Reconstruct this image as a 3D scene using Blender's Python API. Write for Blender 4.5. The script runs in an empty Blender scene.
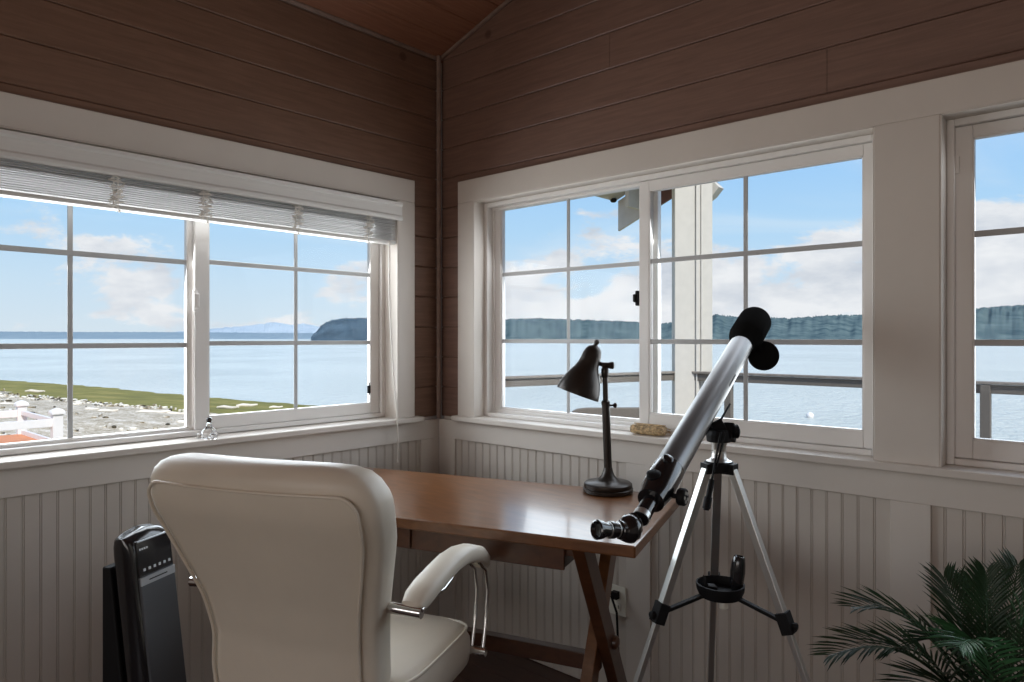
import bpy, bmesh, math, random
from mathutils import Vector, Matrix, noise as mnoise
random.seed(7)
S = 0.854                      # working units -> metres
scn = bpy.context.scene
COL = scn.collection
BASE = {}
# ---------------------------------------------------------------- camera frame
FPX, HZ, YAW, DC, EYE = 699.0, 338.5, math.radians(42.04), 3.7, 1.38
Fv = Vector((-math.sin(YAW), math.cos(YAW), 0)); Rv = Vector((math.cos(YAW), math.sin(YAW), 0))
_l = (439-512)/FPX*DC
CAM = -(Fv*DC + Rv*_l); CAM.z = EYE
FLOOR = -0.13
def pt(px, py, d):
    return CAM + Fv*d + Rv*((px-512)/FPX*d) + Vector((0, 0, (HZ-py)/FPX*d))
def lat(l, d, z):
    p = CAM + Fv*d + Rv*l; p.z = z; return p
# ---------------------------------------------------------------- materials
def newmat(name):
    m = bpy.data.materials.new(name); m.use_nodes = True
    nt = m.node_tree; b = nt.nodes['Principled BSDF']; return m, nt, b
def noise_node(nt, scale, detail=4, rough=.55, stretch=None, coord='Object', dist=0):
    tc = nt.nodes.new('ShaderNodeTexCoord'); n = nt.nodes.new('ShaderNodeTexNoise')
    n.inputs['Scale'].default_value = scale; n.inputs['Detail'].default_value = detail
    n.inputs['Roughness'].default_value = rough; n.inputs['Distortion'].default_value = dist
    if stretch:
        mp = nt.nodes.new('ShaderNodeMapping'); mp.inputs['Scale'].default_value = stretch
        nt.links.new(tc.outputs[coord], mp.inputs['Vector']); nt.links.new(mp.outputs['Vector'], n.inputs['Vector'])
    else: nt.links.new(tc.outputs[coord], n.inputs['Vector'])
    return n
def ramp(nt, fac, stops):
    r = nt.nodes.new('ShaderNodeValToRGB'); e = r.color_ramp.elements
    while len(e) < len(stops): e.new(.5)
    for i, (p, c) in enumerate(stops): e[i].position = p; e[i].color = (*c, 1)
    nt.links.new(fac, r.inputs['Fac']); return r
def bump(nt, b, h, strength=.2, dist=.01):
    bp = nt.nodes.new('ShaderNodeBump'); bp.inputs['Strength'].default_value = strength
    bp.inputs['Distance'].default_value = dist
    nt.links.new(h, bp.inputs['Height']); nt.links.new(bp.outputs['Normal'], b.inputs['Normal'])
def mat(name, col, rough=.5, metal=0, var=.08, scale=12, bmp=0, stretch=None, coat=0, spec=None, bscale=None):
    m, nt, b = newmat(name)
    n = noise_node(nt, scale, stretch=stretch)
    lo = tuple(max(0, c*(1-var)) for c in col); hi = tuple(min(1, c*(1+var)) for c in col)
    r = ramp(nt, n.outputs['Fac'], [(.3, lo), (.7, hi)])
    nt.links.new(r.outputs['Color'], b.inputs['Base Color'])
    b.inputs['Roughness'].default_value = rough; b.inputs['Metallic'].default_value = metal
    b.inputs['Coat Weight'].default_value = coat; b.inputs['Coat Roughness'].default_value = .15
    if spec is not None: b.inputs['Specular IOR Level'].default_value = spec
    if bmp:
        n2 = noise_node(nt, bscale or scale*3, stretch=stretch); bump(nt, b, n2.outputs['Fac'], bmp, .005)
    return m
def woodmat(name, c0, c1, c2, stretch, rough=.5, scale=6, coat=0, bmp=.15, knots=False):
    m, nt, b = newmat(name)
    n = noise_node(nt, scale, 6, .6, stretch, dist=.6)
    r = ramp(nt, n.outputs['Fac'], [(.25, c0), (.5, c1), (.78, c2)])
    out = r.outputs['Color']
    if knots:
        v = nt.nodes.new('ShaderNodeTexVoronoi'); v.inputs['Scale'].default_value = 3.1
        tc = nt.nodes.new('ShaderNodeTexCoord'); nt.links.new(tc.outputs['Object'], v.inputs['Vector'])
        k = ramp(nt, v.outputs['Distance'], [(.0, (.35, .3, .3)), (.045, (.45, .4, .4)), (.07, (1, 1, 1))])
        mx = nt.nodes.new('ShaderNodeMix'); mx.data_type = 'RGBA'; mx.blend_type = 'MULTIPLY'; mx.inputs[0].default_value = .8
        nt.links.new(out, mx.inputs[6]); nt.links.new(k.outputs['Color'], mx.inputs[7]); out = mx.outputs[2]
    nt.links.new(out, b.inputs['Base Color'])
    b.inputs['Roughness'].default_value = rough; b.inputs['Coat Weight'].default_value = coat
    b.inputs['Coat Roughness'].default_value = .12
    if bmp: bump(nt, b, n.outputs['Fac'], bmp, .004)
    return m
M = {}
M['paint'] = mat('warm_white_paint', (.62, .565, .51), .5, var=.04, scale=3, bmp=.03, bscale=60)
M['bead'] = mat('beadboard_paint', (.54, .485, .43), .5, var=.05, scale=4, bmp=.03, bscale=60)
M['vinyl'] = mat('white_vinyl', (.76, .73, .70), .35, var=.02, scale=5)
M['muntin'] = mat('muntin_grey', (.42, .42, .42), .4, var=.03)
M['blind'] = mat('blind_white', (.70, .68, .65), .4, var=.04, scale=4, stretch=(30, 1, 30))
M['slat'] = mat('blind_slats', (.52, .51, .50), .4, var=.25, scale=2, stretch=(1, .6, 60))
M['cord'] = mat('blind_cord', (.8, .76, .7), .7)
M['plankL'] = woodmat('brown_plank_left', (.135, .073, .046), (.175, .095, .062), (.22, .122, .08), (14, .9, 14), .5, knots=True)
M['plankR'] = woodmat('brown_plank_right', (.14, .080, .058), (.18, .103, .077), (.225, .13, .098), (.9, 14, 14), .5, knots=True)
M['plankC'] = woodmat('brown_plank_ceiling', (.20, .085, .048), (.27, .115, .066), (.34, .15, .09), (14, .9, 14), .45, knots=True)
M['trimwood'] = mat('brown_trim', (.22, .15, .12), .5, var=.2, scale=20)
M['floor'] = woodmat('dark_floor', (.03, .012, .008), (.05, .02, .013), (.07, .028, .018), (3, 14, 14), .4)
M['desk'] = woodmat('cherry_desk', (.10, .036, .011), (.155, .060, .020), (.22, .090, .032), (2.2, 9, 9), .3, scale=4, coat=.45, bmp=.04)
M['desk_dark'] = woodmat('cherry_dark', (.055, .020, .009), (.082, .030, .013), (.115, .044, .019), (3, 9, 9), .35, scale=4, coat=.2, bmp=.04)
M['leather'] = mat('ivory_leather', (.74, .67, .56), .42, var=.04, scale=6, bmp=.12, bscale=14)
M['chrome'] = mat('chrome', (.75, .75, .74), .14, 1, var=.02)
M['alu'] = mat('brushed_aluminium', (.62, .62, .60), .32, .85, var=.04)
M['tube'] = mat('silver_grey_tube', (.17, .166, .166), .30, .85, var=.03)
M['black'] = mat('black_plastic', (.010, .010, .011), .6, var=.1, spec=.2)
M['cap'] = mat('matte_black_rubber', (.012, .012, .012), .8, var=.1, spec=0.0)
M['gloss'] = mat('gloss_black', (.012, .012, .014), .15, var=.1, coat=.5)
M['lamp'] = mat('oiled_bronze', (.035, .028, .024), .33, .6, var=.15)
M['grill'] = mat('dark_grey_grille', (.10, .105, .115), .45, .2, var=.06, scale=2)
M['silverstrip'] = mat('silver_strip', (.5, .52, .55), .3, .4)
M['mark'] = mat('pale_mark', (.55, .56, .58), .5)
M['cream'] = mat('cream_plastic', (.75, .72, .63), .4)
M['glassw'] = None
M['straw'] = mat('straw', (.50, .36, .20), .8, var=.6, scale=90, bmp=.4)
M['leaf'] = mat('palm_leaf', (.028, .06, .028), .45, var=.5, scale=5)
M['leaf2'] = mat('palm_leaf_bright', (.05, .15, .06), .4, var=.4, scale=5)
M['stem'] = mat('palm_stem', (.10, .07, .035), .8, var=.4, scale=30, bmp=.5)
M['basket'] = mat('woven_basket', (.19, .15, .12), .8, var=.5, scale=60, bmp=.6)
M['whitepost'] = mat('white_exterior', (.56, .53, .48), .6, var=.04, bmp=.1)
M['rail'] = mat('weathered_rail', (.15, .13, .11), .7, var=.25, scale=20, bmp=.2, stretch=(3, 3, 20))
M['railcap'] = mat('weathered_rail_light', (.24, .21, .18), .7, var=.2, scale=20)
M['deckw'] = mat('deck_wood', (.25, .22, .19), .8, var=.2, scale=8)
M['orange'] = mat('terracotta_deck', (.62, .25, .12), .8, var=.12, scale=1.5, bmp=.1)
M['fence'] = mat('white_fence', (.80, .76, .74), .5, var=.03)
M['soffit'] = mat('brown_soffit', (.14, .06, .045), .7, var=.15)
M['drift'] = mat('bleached_driftwood', (.75, .68, .58), .9, var=.2, scale=1.5)
M['house'] = mat('pale_house', (.75, .70, .62), .7)
M['roof'] = mat('grey_roof', (.30, .27, .26), .8)
def glass_mat(name, tint=(1, 1, 1), f=1.45):
    m = bpy.data.materials.new(name); m.use_nodes = True; nt = m.node_tree; nt.nodes.clear()
    o = nt.nodes.new('ShaderNodeOutputMaterial'); t = nt.nodes.new('ShaderNodeBsdfTransparent'); g = nt.nodes.new('ShaderNodeBsdfGlossy')
    t.inputs['Color'].default_value = (*tint, 1); g.inputs['Roughness'].default_value = .02
    fr = nt.nodes.new('ShaderNodeFresnel'); fr.inputs['IOR'].default_value = f
    mx = nt.nodes.new('ShaderNodeMixShader'); nt.links.new(fr.outputs[0], mx.inputs[0]); nt.links.new(t.outputs[0], mx.inputs[1]); nt.links.new(g.outputs[0], mx.inputs[2])
    nt.links.new(mx.outputs[0], o.inputs['Surface']); return m
M['pane'] = glass_mat('window_glass', (.97, .985, .985), 1.12)
mm, nt_, b_ = newmat('crystal'); b_.inputs['Transmission Weight'].default_value = 1; b_.inputs['Roughness'].default_value = .03; b_.inputs['Base Color'].default_value = (.95, .95, .95, 1)
n_ = noise_node(nt_, 60); bump(nt_, b_, n_.outputs['Fac'], .4, .004); M['crystal'] = mm
# water
def water_mat():
    m, nt, b = newmat('sea_water')
    b.inputs['Roughness'].default_value = .2; b.inputs['IOR'].default_value = 1.33
    n0 = noise_node(nt, .03, 4, .6, (1, 1, 1)); r = ramp(nt, n0.outputs['Fac'], [(.35, (.54, .57, .52)), (.65, (.66, .68, .62))])
    nt.links.new(r.outputs['Color'], b.inputs['Base Color'])
    n = noise_node(nt, 1.1, 5, .65, (1, 1, 1)); bump(nt, b, n.outputs['Fac'], .8, .5)
    return m
M['water'] = water_mat()
def flat_mat():
    m, nt, b = newmat('green_tidal_flat'); b.inputs['Roughness'].default_value = .9
    n = noise_node(nt, .35, 6, .7, (1, 1, 1)); r = ramp(nt, n.outputs['Fac'], [(.3, (.13, .115, .018)), (.5, (.21, .185, .03)), (.68, (.34, .27, .07))])
    nt.links.new(r.outputs['Color'], b.inputs['Base Color']); return m
M['flat'] = flat_mat()
def gravel_mat():
    m, nt, b = newmat('gravel_beach'); b.inputs['Roughness'].default_value = .95
    n = noise_node(nt, 1.6, 9, 1.0, (1, 1, 1)); r = ramp(nt, n.outputs['Fac'], [(.40, (.14, .10, .06)), (.47, (.42, .34, .23)), (.54, (.64, .55, .42)), (.61, (.95, .90, .84))])
    nt.links.new(r.outputs['Color'], b.inputs['Base Color']); return m
M['gravel'] = gravel_mat()
def hazed_hill_mat(name, a, b2, sc):  # aerial haze is put into these base colours as a bluish cast
    m, nt, b = newmat(name); b.inputs['Roughness'].default_value = 1; b.inputs['Specular IOR Level'].default_value = 0
    n = noise_node(nt, sc, 7, .7, (1, 1, 1)); r = ramp(nt, n.outputs['Fac'], [(.35, a), (.68, b2)])
    nt.links.new(r.outputs['Color'], b.inputs['Base Color']); return m
M['forest'] = hazed_hill_mat('conifer_forest', (.05, .085, .10), (.15, .20, .195), .035)
M['headland'] = hazed_hill_mat('headland_forest', (.04, .065, .085), (.10, .15, .19), .02)
M['farland'] = hazed_hill_mat('far_land', (.20, .27, .32), (.24, .31, .35), .002)
M['mount'] = hazed_hill_mat('far_mountains', (.33, .41, .48), (.42, .49, .54), .0008)
# ---------------------------------------------------------------- mesh builder
class MB:
    def __init__(s): s.bm = bmesh.new()
    def hexa(s, p):            # 8 points: bottom 4 ccw, top 4
        v = [s.bm.verts.new(Vector(q)) for q in p]
        for f in ((3,2,1,0),(4,5,6,7),(0,1,5,4),(1,2,6,5),(2,3,7,6),(3,0,4,7)): s.bm.faces.new([v[i] for i in f])
        return s
    def box(s, x0, x1, y0, y1, z0, z1):
        x0,x1=sorted((x0,x1)); y0,y1=sorted((y0,y1)); z0,z1=sorted((z0,z1))
        return s.hexa([(x0,y0,z0),(x1,y0,z0),(x1,y1,z0),(x0,y1,z0),(x0,y0,z1),(x1,y0,z1),(x1,y1,z1),(x0,y1,z1)])
    def obox(s, o, ax, ay, az, a0,a1,b0,b1,c0,c1):   # oriented box
        o=Vector(o); P=lambda a,b,c: o+ax*a+ay*b+az*c
        return s.hexa([P(a0,b0,c0),P(a1,b0,c0),P(a1,b1,c0),P(a0,b1,c0),P(a0,b0,c1),P(a1,b0,c1),P(a1,b1,c1),P(a0,b1,c1)])
    def bar(s, p, q, w, h, up=Vector((0,0,1))):
        p=Vector(p); q=Vector(q); d=(q-p); L=d.length; d.normalize()
        sd=d.cross(up)
        if sd.length<1e-4: sd=d.cross(Vector((1,0,0)))
        sd.normalize(); u=sd.cross(d)
        return s.obox(p, sd, d, u, -w/2,w/2,0,L,-h/2,h/2)
    def rings(s, rs, cap=True, close=False):
        vr=[[s.bm.verts.new(Vector(q)) for q in r] for r in rs]; n=len(vr[0])
        for i in range(len(vr)-1):
            for j in range(n):
                s.bm.faces.new((vr[i][j],vr[i][(j+1)%n],vr[i+1][(j+1)%n],vr[i+1][j]))
        if cap:
            s.bm.faces.new(list(reversed(vr[0]))); s.bm.faces.new(vr[-1])
        return s
    def tube(s, pts, r, n=10, cap=True):
        pts=[Vector(p) for p in pts]; rr = r if isinstance(r,(list,tuple)) else [r]*len(pts)
        rs=[]; prev=None
        for i,p in enumerate(pts):
            t=(pts[min(i+1,len(pts)-1)]-pts[max(i-1,0)]).normalized()
            if prev is None:
                a=t.cross(Vector((0,0,1)))
                if a.length<1e-3: a=t.cross(Vector((1,0,0)))
            else: a=prev-t*prev.dot(t)
            a.normalize(); prev=a; b=t.cross(a)
            rs.append([p+(a*math.cos(k*2*math.pi/n)+b*math.sin(k*2*math.pi/n))*rr[i] for k in range(n)])
        return s.rings(rs,cap)
    def lathe(s, o, ax, prof, n=32, cap=True):     # prof: (t along axis, radius)
        o=Vector(o); ax=Vector(ax).normalized(); a=ax.cross(Vector((0,0,1)))
        if a.length<1e-3: a=Vector((1,0,0))
        a.normalize(); b=ax.cross(a)
        return s.rings([[o+ax*t+(a*math.cos(k*2*math.pi/n)+b*math.sin(k*2*math.pi/n))*max(r,.0004) for k in range(n)] for t,r in prof],cap)
    def prism(s, poly, d):     # poly of 3D points, extruded by vector d
        poly=[Vector(p) for p in poly]; d=Vector(d); v=[s.bm.verts.new(p) for p in poly]; w=[s.bm.verts.new(p+d) for p in poly]; n=len(v)
        s.bm.faces.new(v); s.bm.faces.new(list(reversed(w)))
        for i in range(n): s.bm.faces.new((v[i],w[i],w[(i+1)%n],v[(i+1)%n]))
        return s
    def build(s, name, m, parent=None, smooth=False, bevel=0, base=None, seg=2, subsurf=0):
        bm=s.bm; bmesh.ops.recalc_face_normals(bm, faces=bm.faces)
        if parent is not None: o0=BASE[parent]
        elif base is not None: o0=Vector(base)
        else:
            vs=[v.co for v in bm.verts]; o0=Vector(((min(v.x for v in vs)+max(v.x for v in vs))/2,(min(v.y for v in vs)+max(v.y for v in vs))/2,min(v.z for v in vs)))
        for v in bm.verts: v.co=(v.co-o0)*S
        me=bpy.data.meshes.new(name); bm.to_mesh(me); bm.free()
        o=bpy.data.objects.new(name,me); COL.objects.link(o); me.materials.append(m)
        if smooth:
            for p in me.polygons: p.use_smooth=True
            e=o.modifiers.new('edge','EDGE_SPLIT'); e.split_angle=math.radians(40)
        if bevel:
            b=o.modifiers.new('bevel','BEVEL'); b.width=bevel*S; b.segments=seg; b.limit_method='ANGLE'; b.angle_limit=math.radians(35)
            if smooth: o.modifiers.move(1,0)
        if subsurf:
            b=o.modifiers.new('sub','SUBSURF'); b.levels=b.render_levels=subsurf
        BASE[o]=o0
        if parent is not None: o.parent=parent
        else: o.location=o0*S
        return o
def thing(name, loc, label, cat, group=None):
    o=bpy.data.objects.new(name,None); COL.objects.link(o); o.empty_display_size=.1
    BASE[o]=Vector(loc); o.location=Vector(loc)*S; o['label']=label; o['category']=cat
    if group: o['group']=group
    return o
def tag(o,label,cat,group=None,kind=None):
    o['label']=label; o['category']=cat
    if group: o['group']=group
    if kind: o['kind']=kind
    return o
def struct(o,label=None,cat='room'):
    o['kind']='structure'
    if label: o['label']=label; o['category']=cat
    return o
def copy_tree(o, offset, label=None):
    c=o.copy(); COL.objects.link(c); c.location=o.location+Vector(offset)*S
    if label: c['label']=label
    for ch in list(o.children):
        k=ch.copy(); COL.objects.link(k); k.parent=c
    return c
Z=Vector((0,0,1))
# wall frames: s from the corner, z, d outward (+) / into room (-)
def wb(mb, side, s0,s1,z0,z1,d0,d1):
    if side=='L': return mb.box(-d0,-d1,-s0,-s1,z0,z1)
    return mb.box(s0,s1,d0,d1,z0,z1)
def wp(side,s,z,d): return Vector((-d,-s,z)) if side=='L' else Vector((s,d,z))
TOPZ=2.87; SL=.31; RX=5.6; RY=5.6; RIDGE=2.8
WL=(.274,2.125); WZ=(.955,2.074); WR1=(.258,2.113); WR2=(2.301,4.05)
CZ=2.187   # casing top
STZ=.98    # stool top
# ---------------------------------------------------------------- room shell
def wall_core(side, opens, length, ztop):
    mb=MB(); d0,d1=.034,.17; s=-.17 if side=='L' else 0
    edges=[s]+[e for o in opens for e in o]+[length]
    wb(mb,side,edges[0],length,FLOOR-.1,WZ[0],d0,d1); wb(mb,side,edges[0],length,WZ[1],ztop,d0,d1)
    for i in range(0,len(edges),2): wb(mb,side,edges[i],edges[i+1],WZ[0],WZ[1],d0,d1)
    return mb
wl=struct(wall_core('L',[WL],RY,TOPZ).build('wall_left',M['paint']),'left wall with brown planks over white beadboard wainscot','wall')
mb=wall_core('R',[WR1,WR2],RX,TOPZ)
mb.prism([(-.0,.034,TOPZ),(RX,.034,TOPZ),(RIDGE,.034,TOPZ+SL*RIDGE)],(0,.136,0))
wr=struct(mb.build('wall_right',M['paint']),'right gable wall with brown planks over white beadboard wainscot','wall')
def planks(side,length,casings,gable):
    mb=MB(); th=(.020,.033); pitch=.157; k=0; z=.98
    rows=[]; zz=2.383-.157*9
    while zz<(3.8 if gable else TOPZ-.005): rows.append(zz); zz+=pitch
    for i,z0 in enumerate(rows):
        z1=z0+pitch-.0005
        if not gable: z1=min(z1,TOPZ)
        segs=[(0.0,length)]
        extra=z0<CZ<z1
        if extra:
            c=.003
            mb.rings([[wp(side,s_,CZ,th[1]),wp(side,s_,CZ,th[0]),wp(side,s_,z1-.006,th[0]),wp(side,s_,z1,th[0]+.006),wp(side,s_,z1,th[1])] for s_ in (casings[0][0]+.005,casings[-1][1]-.005)])
        if z0<CZ-.08:
            z1c=z1
            segs=[(0.0,casings[0][0]+.004)]+([(casings[-1][1]-.004,length)] if casings[-1][1]<length else [])
        for (a,b) in segs:
            if gable and z1>TOPZ:
                a=max(a,(z0-TOPZ)/SL-.02); b=min(b,2*RIDGE-(z0-TOPZ)/SL+.02)
                if b-a<.05: continue
            cuts=[a,b]
            if b-a>1.5:
                cx={'R':[1.067,3.4],'L':[2.3]}[side][0] if i==10 else a+1.5+((i*.77)%1.9)
                if a<cx<b: cuts=[a,cx,b]
            for q in range(len(cuts)-1):
                s0,s1=cuts[q]+.0008,cuts[q+1]-.0008; c=.004
                mkp=lambda s,z,d: wp(side,s,z,d)
                v=[]
                for s_ in (s0,s1):
                    v.append([mkp(s_,z0,th[1]),mkp(s_,z0,th[0]+c),mkp(s_,z0+c,th[0]),mkp(s_,z1-c*1.5,th[0]),mkp(s_,z1,th[0]+c*1.5),mkp(s_,z1,th[1])])
                mb.rings(v)
    return mb
o=planks('L',RY,[(.165,2.26)],False).build('plank_siding',M['plankL'],wl)
o=planks('R',RX,[(.143,4.2)],True).build('plank_siding',M['plankR'],wr)
def beadpanel(side,s0,s1,z0,z1,phase):
    mb=MB(); pts=[(s0,.012)]; p=.05; k=math.ceil((s0-phase)/p)
    while phase+k*p<s1-.006:
        g=phase+k*p
        if g>s0+.006:
            for ds,dd in ((-.0045,.012),(-.003,.0152),(-.0015,.0125),(.0015,.0125),(.003,.0152),(.0045,.012)): pts.append((g+ds,dd))
        k+=1
    pts.append((s1,.012))
    ring0=[wp(side,s,z0,d) for s,d in pts]+[wp(side,s1,z0,.034),wp(side,s0,z0,.034)]
    ring1=[wp(side,s,z1,d) for s,d in pts]+[wp(side,s1,z1,.034),wp(side,s0,z1,.034)]
    return mb.rings([ring0,ring1])
APB=.857
for a,b in ((.012,RY),): beadpanel('L',a,b,FLOOR,APB+.05,.0485).build('beadboard',M['bead'],wl)
for a,b in ((.015,1.22),(1.22,2.22),(2.22,RX)): beadpanel('R',a,b,FLOOR,APB+.05,.012).build('beadboard',M['bead'],wr)
# wainscot rails and stiles (flush with casings)
mb=MB(); wb(mb,'L',0,RY,APB,WZ[0],0,.034); wb(mb,'L',0,.124,FLOOR,APB,0,.034); wb(mb,'L',2.9,3.02,FLOOR,APB,0,.034)
mb.build('wainscot_frame',M['paint'],wl,bevel=.002)
mb=MB(); wb(mb,'R',.0,RX,APB+.003,WZ[0],0,.034)
for a,b in ((.0,.121),(1.162,1.277),(2.161,2.276),(3.4,3.52)): wb(mb,'R',a,b,FLOOR,APB+.003,0,.034)
mb.build('wainscot_frame',M['paint'],wr,bevel=.002)
# casings
mb=MB(); a,b=.165,2.24; wb(mb,'L',a,b,WZ[1],CZ,0,.034); wb(mb,'L',a,WL[0],STZ,WZ[1],0,.034); wb(mb,'L',WL[1],b,STZ,WZ[1],0,.034)
struct(mb.build('trim_1',M['paint'],bevel=.003),'white casing boards around the left window','trim')
mb=MB(); a,b=.143,4.2; wb(mb,'R',a,b,WZ[1],CZ,0,.034); wb(mb,'R',a,WR1[0],STZ,WZ[1],0,.034); wb(mb,'R',WR1[1],WR2[0],STZ,WZ[1],0,.034); wb(mb,'R',WR2[1],b,STZ,WZ[1],0,.034)
struct(mb.build('trim_2',M['paint'],bevel=.003),'white casing boards around the two right windows','trim')
# window stools
mb=MB(); wb(mb,'L',.127,2.27,.955,STZ,-.034,.034); wb(mb,'L',WL[0],WL[1],.955,STZ,.034,.16)
struct(mb.build('trim_3',M['paint'],bevel=.004),'white sill shelf under the left window','trim')
mb=MB(); wb(mb,'R',.125,4.23,.957,STZ+.003,-.03,.034); wb(mb,'R',WR1[0],WR1[1],.957,STZ+.003,.034,.16); wb(mb,'R',WR2[0],WR2[1],.957,STZ+.003,.034,.16)
struct(mb.build('trim_4',M['paint'],bevel=.004),'white sill shelf under the right windows','trim')
# jamb liners
def jamb(side,w,name,lab):
    mb=MB(); t=.012
    wb(mb,side,w[0]-t+.012,w[0]+.003,STZ,WZ[1],.001,.17); wb(mb,side,w[1]-.003,w[1]+t-.012,STZ,WZ[1],.001,.17); wb(mb,side,w[0],w[1],WZ[1]-.004,WZ[1],.001,.17)
    struct(mb.build(name,M['paint']),lab,'trim')
jamb('L',WL,'trim_5','jamb lining of the left window'); jamb('R',WR1,'trim_6','jamb lining of the corner window on the right wall'); jamb('R',WR2,'trim_7','jamb lining of the window cut by the right edge')
# corner bead, ceiling and rake cords, cap strip above casing
mb=MB(); mb.tube([(.022-.02+.006,-.022+.014,.96),(.008,-.008,TOPZ)],.013,8)
struct(mb.build('trim_8',M['trimwood'],smooth=True),'thin brown quarter round in the room corner','trim')
mb=MB(); mb.tube([(-.01,-.0,TOPZ-.008),(-.01,-RY,TOPZ-.008)],.011,8)
struct(mb.build('trim_9',M['trimwood'],smooth=True),'thin brown bead along the left ceiling line','trim')
mb=MB(); mb.tube([(0,.012,TOPZ-.004),(RIDGE,.012,TOPZ+SL*RIDGE-.004)],.011,8)
struct(mb.build('trim_10',M['trimwood'],smooth=True),'thin brown bead along the sloping gable line','trim')
mb=MB(); wb(mb,'L',.161,2.26,CZ-.001,CZ+.003,.004,.03); wb(mb,'L',.161,.165,STZ,CZ+.003,.006,.03)
struct(mb.build('trim_11',M['trimwood']),'narrow brown caulked strip over the left casing','trim')
mb=MB(); wb(mb,'R',.14,4.3,CZ-.001,CZ+.003,.004,.03); wb(mb,'R',.139,.143,STZ,CZ+.003,.006,.03)
struct(mb.build('trim_12',M['trimwood']),'narrow brown caulked strip over the right casing','trim')
# ceiling planks (run along y), both slopes
mb=MB(); p=.157*.955; x=-.17
def cz(x): return TOPZ+SL*x if x<=RIDGE else TOPZ+SL*(2*RIDGE-x)
while x<2*RIDGE+.17:
    x1=min(x+p-.004,2*RIDGE+.17)
    if not (x<RIDGE<x1):
        c=.003; f=SL if x<RIDGE else -SL
        r=[]
        for y in (-RY-.1,.17):
            r.append([Vector((x,y,cz(x)+.02)),Vector((x,y,cz(x)+c)),Vector((x+c,y,cz(x+c))),Vector((x1-c,y,cz(x1-c))),Vector((x1,y,cz(x1)+c)),Vector((x1,y,cz(x1)+.02))])
        mb.rings(r)
    x+=p
ce=struct(mb.build('ceiling',M['plankC']),'vaulted ceiling of reddish brown planks','ceiling')
mb=MB()
for a,b in ((-.5,RIDGE),(RIDGE,RX+.5)):
    mb.hexa([(a,-RY-.5,cz(a)+.02),(b,-RY-.5,cz(b)+.02),(b,.45,cz(b)+.02),(a,.45,cz(a)+.02),(a,-RY-.5,cz(a)+.16),(b,-RY-.5,cz(b)+.16),(b,.45,cz(b)+.16),(a,.45,cz(a)+.16)])
mb.build('roof_deck',M['plankC'],ce)
mb=MB(); mb.box(-.17,RX+.17,-RY-.17,.17,FLOOR-.12,FLOOR-.004)
k=0; y=-RY
while y<0:
    y1=min(y+.12,0); mb.box(0,RX,y+.001,y1-.001,FLOOR-.01,FLOOR); y+=.12
struct(mb.build('floor',M['floor']),'dark reddish brown plank floor','floor')
# back walls; unseen window openings added to let daylight in
mb=MB(); mb.box(-.17,RX+.17,-RY-.17,-RY,FLOOR,.8); mb.box(-.17,RX+.17,-RY-.17,-RY,2.3,TOPZ); mb.box(-.17,.9,-RY-.17,-RY,.8,2.3); mb.box(4.7,RX+.17,-RY-.17,-RY,.8,2.3); mb.box(2.7,2.9,-RY-.17,-RY,.8,2.3)
mb.prism([(0,-RY,TOPZ),(RX,-RY,TOPZ),(RIDGE,-RY,TOPZ+SL*RIDGE)],(0,-.17,0))
struct(mb.build('wall_back',M['paint']),'white wall behind the viewer','wall')
mb=MB(); mb.box(RX,RX+.17,-RY-.17,.17,FLOOR,TOPZ)
struct(mb.build('wall_far_side',M['paint']),'white wall out of view on the right','wall')
for a in (.9,2.9):
    mb=MB(); 
    for q in ((a,a+.05,.8,2.3),(a+1.75,a+1.8,.8,2.3),(a,a+1.8,.8,.86),(a,a+1.8,2.24,2.3),(a+.87,a+.93,.8,2.3)): mb.box(q[0],q[1],-RY-.12,-RY-.06,q[2],q[3])
    struct(mb.build('window_%d'%(4 if a<1 else 5),M['vinyl']),'window in the back wall','window')
# ---------------------------------------------------------------- windows
def rectframe(mb,side,s0,s1,z0,z1,w,d0,d1,wb_=None,wt=None):
    wbm=wb_ or w; wt=wt or w
    wb(mb,side,s0,s0+w,z0,z1,d0,d1); wb(mb,side,s1-w,s1,z0,z1,d0,d1)
    wb(mb,side,s0+w,s1-w,z0,z0+wbm,d0,d1); wb(mb,side,s0+w,s1-w,z1-wt,z1,d0,d1)
def sash(root,side,g0,g1,gz0,gz1,s0,s1,z0,z1,d0,d1,munt,mz,name='sash'):
    if side=='L': mz=(1.353,1.693) if d0>.14 else (1.360,1.699)
    mb=MB(); wb(mb,side,s0,g0,z0,z1,d0,d1); wb(mb,side,g1,s1,z0,z1,d0,d1); wb(mb,side,g0,g1,z0,gz0,d0,d1); wb(mb,side,g0,g1,gz1,z1,d0,d1)
    sa=mb.build(name,M['vinyl'],root,bevel=.003)
    dm=(d0+d1)/2+.004
    mb=MB(); e=.007
    wb(mb,side,g0-.004,g0+e*.6,gz0,gz1,dm-.012,dm+.012); wb(mb,side,g1-e*.6,g1+.004,gz0,gz1,dm-.012,dm+.012); wb(mb,side,g0,g1,gz0-.004,gz0+e*.6,dm-.012,dm+.012); wb(mb,side,g0,g1,gz1-e*.6,gz1+.004,dm-.012,dm+.012)
    mb.build('glazing_bead',M['vinyl'],sa)
    mb=MB(); wb(mb,side,g0-.003,g1+.003,gz0-.003,gz1+.003,dm-.002,dm+.002); mb.build('pane',M['pane'],sa)
    mb=MB()
    wb(mb,side,munt-.009,munt+.009,gz0,gz1,dm-.008,dm-.003)
    for z in mz: wb(mb,side,g0,g1,z-.010,z+.010,dm-.0085,dm-.0025)
    mb.build('muntin_grid',M['muntin'],sa,bevel=.002)
    return sa
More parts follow.
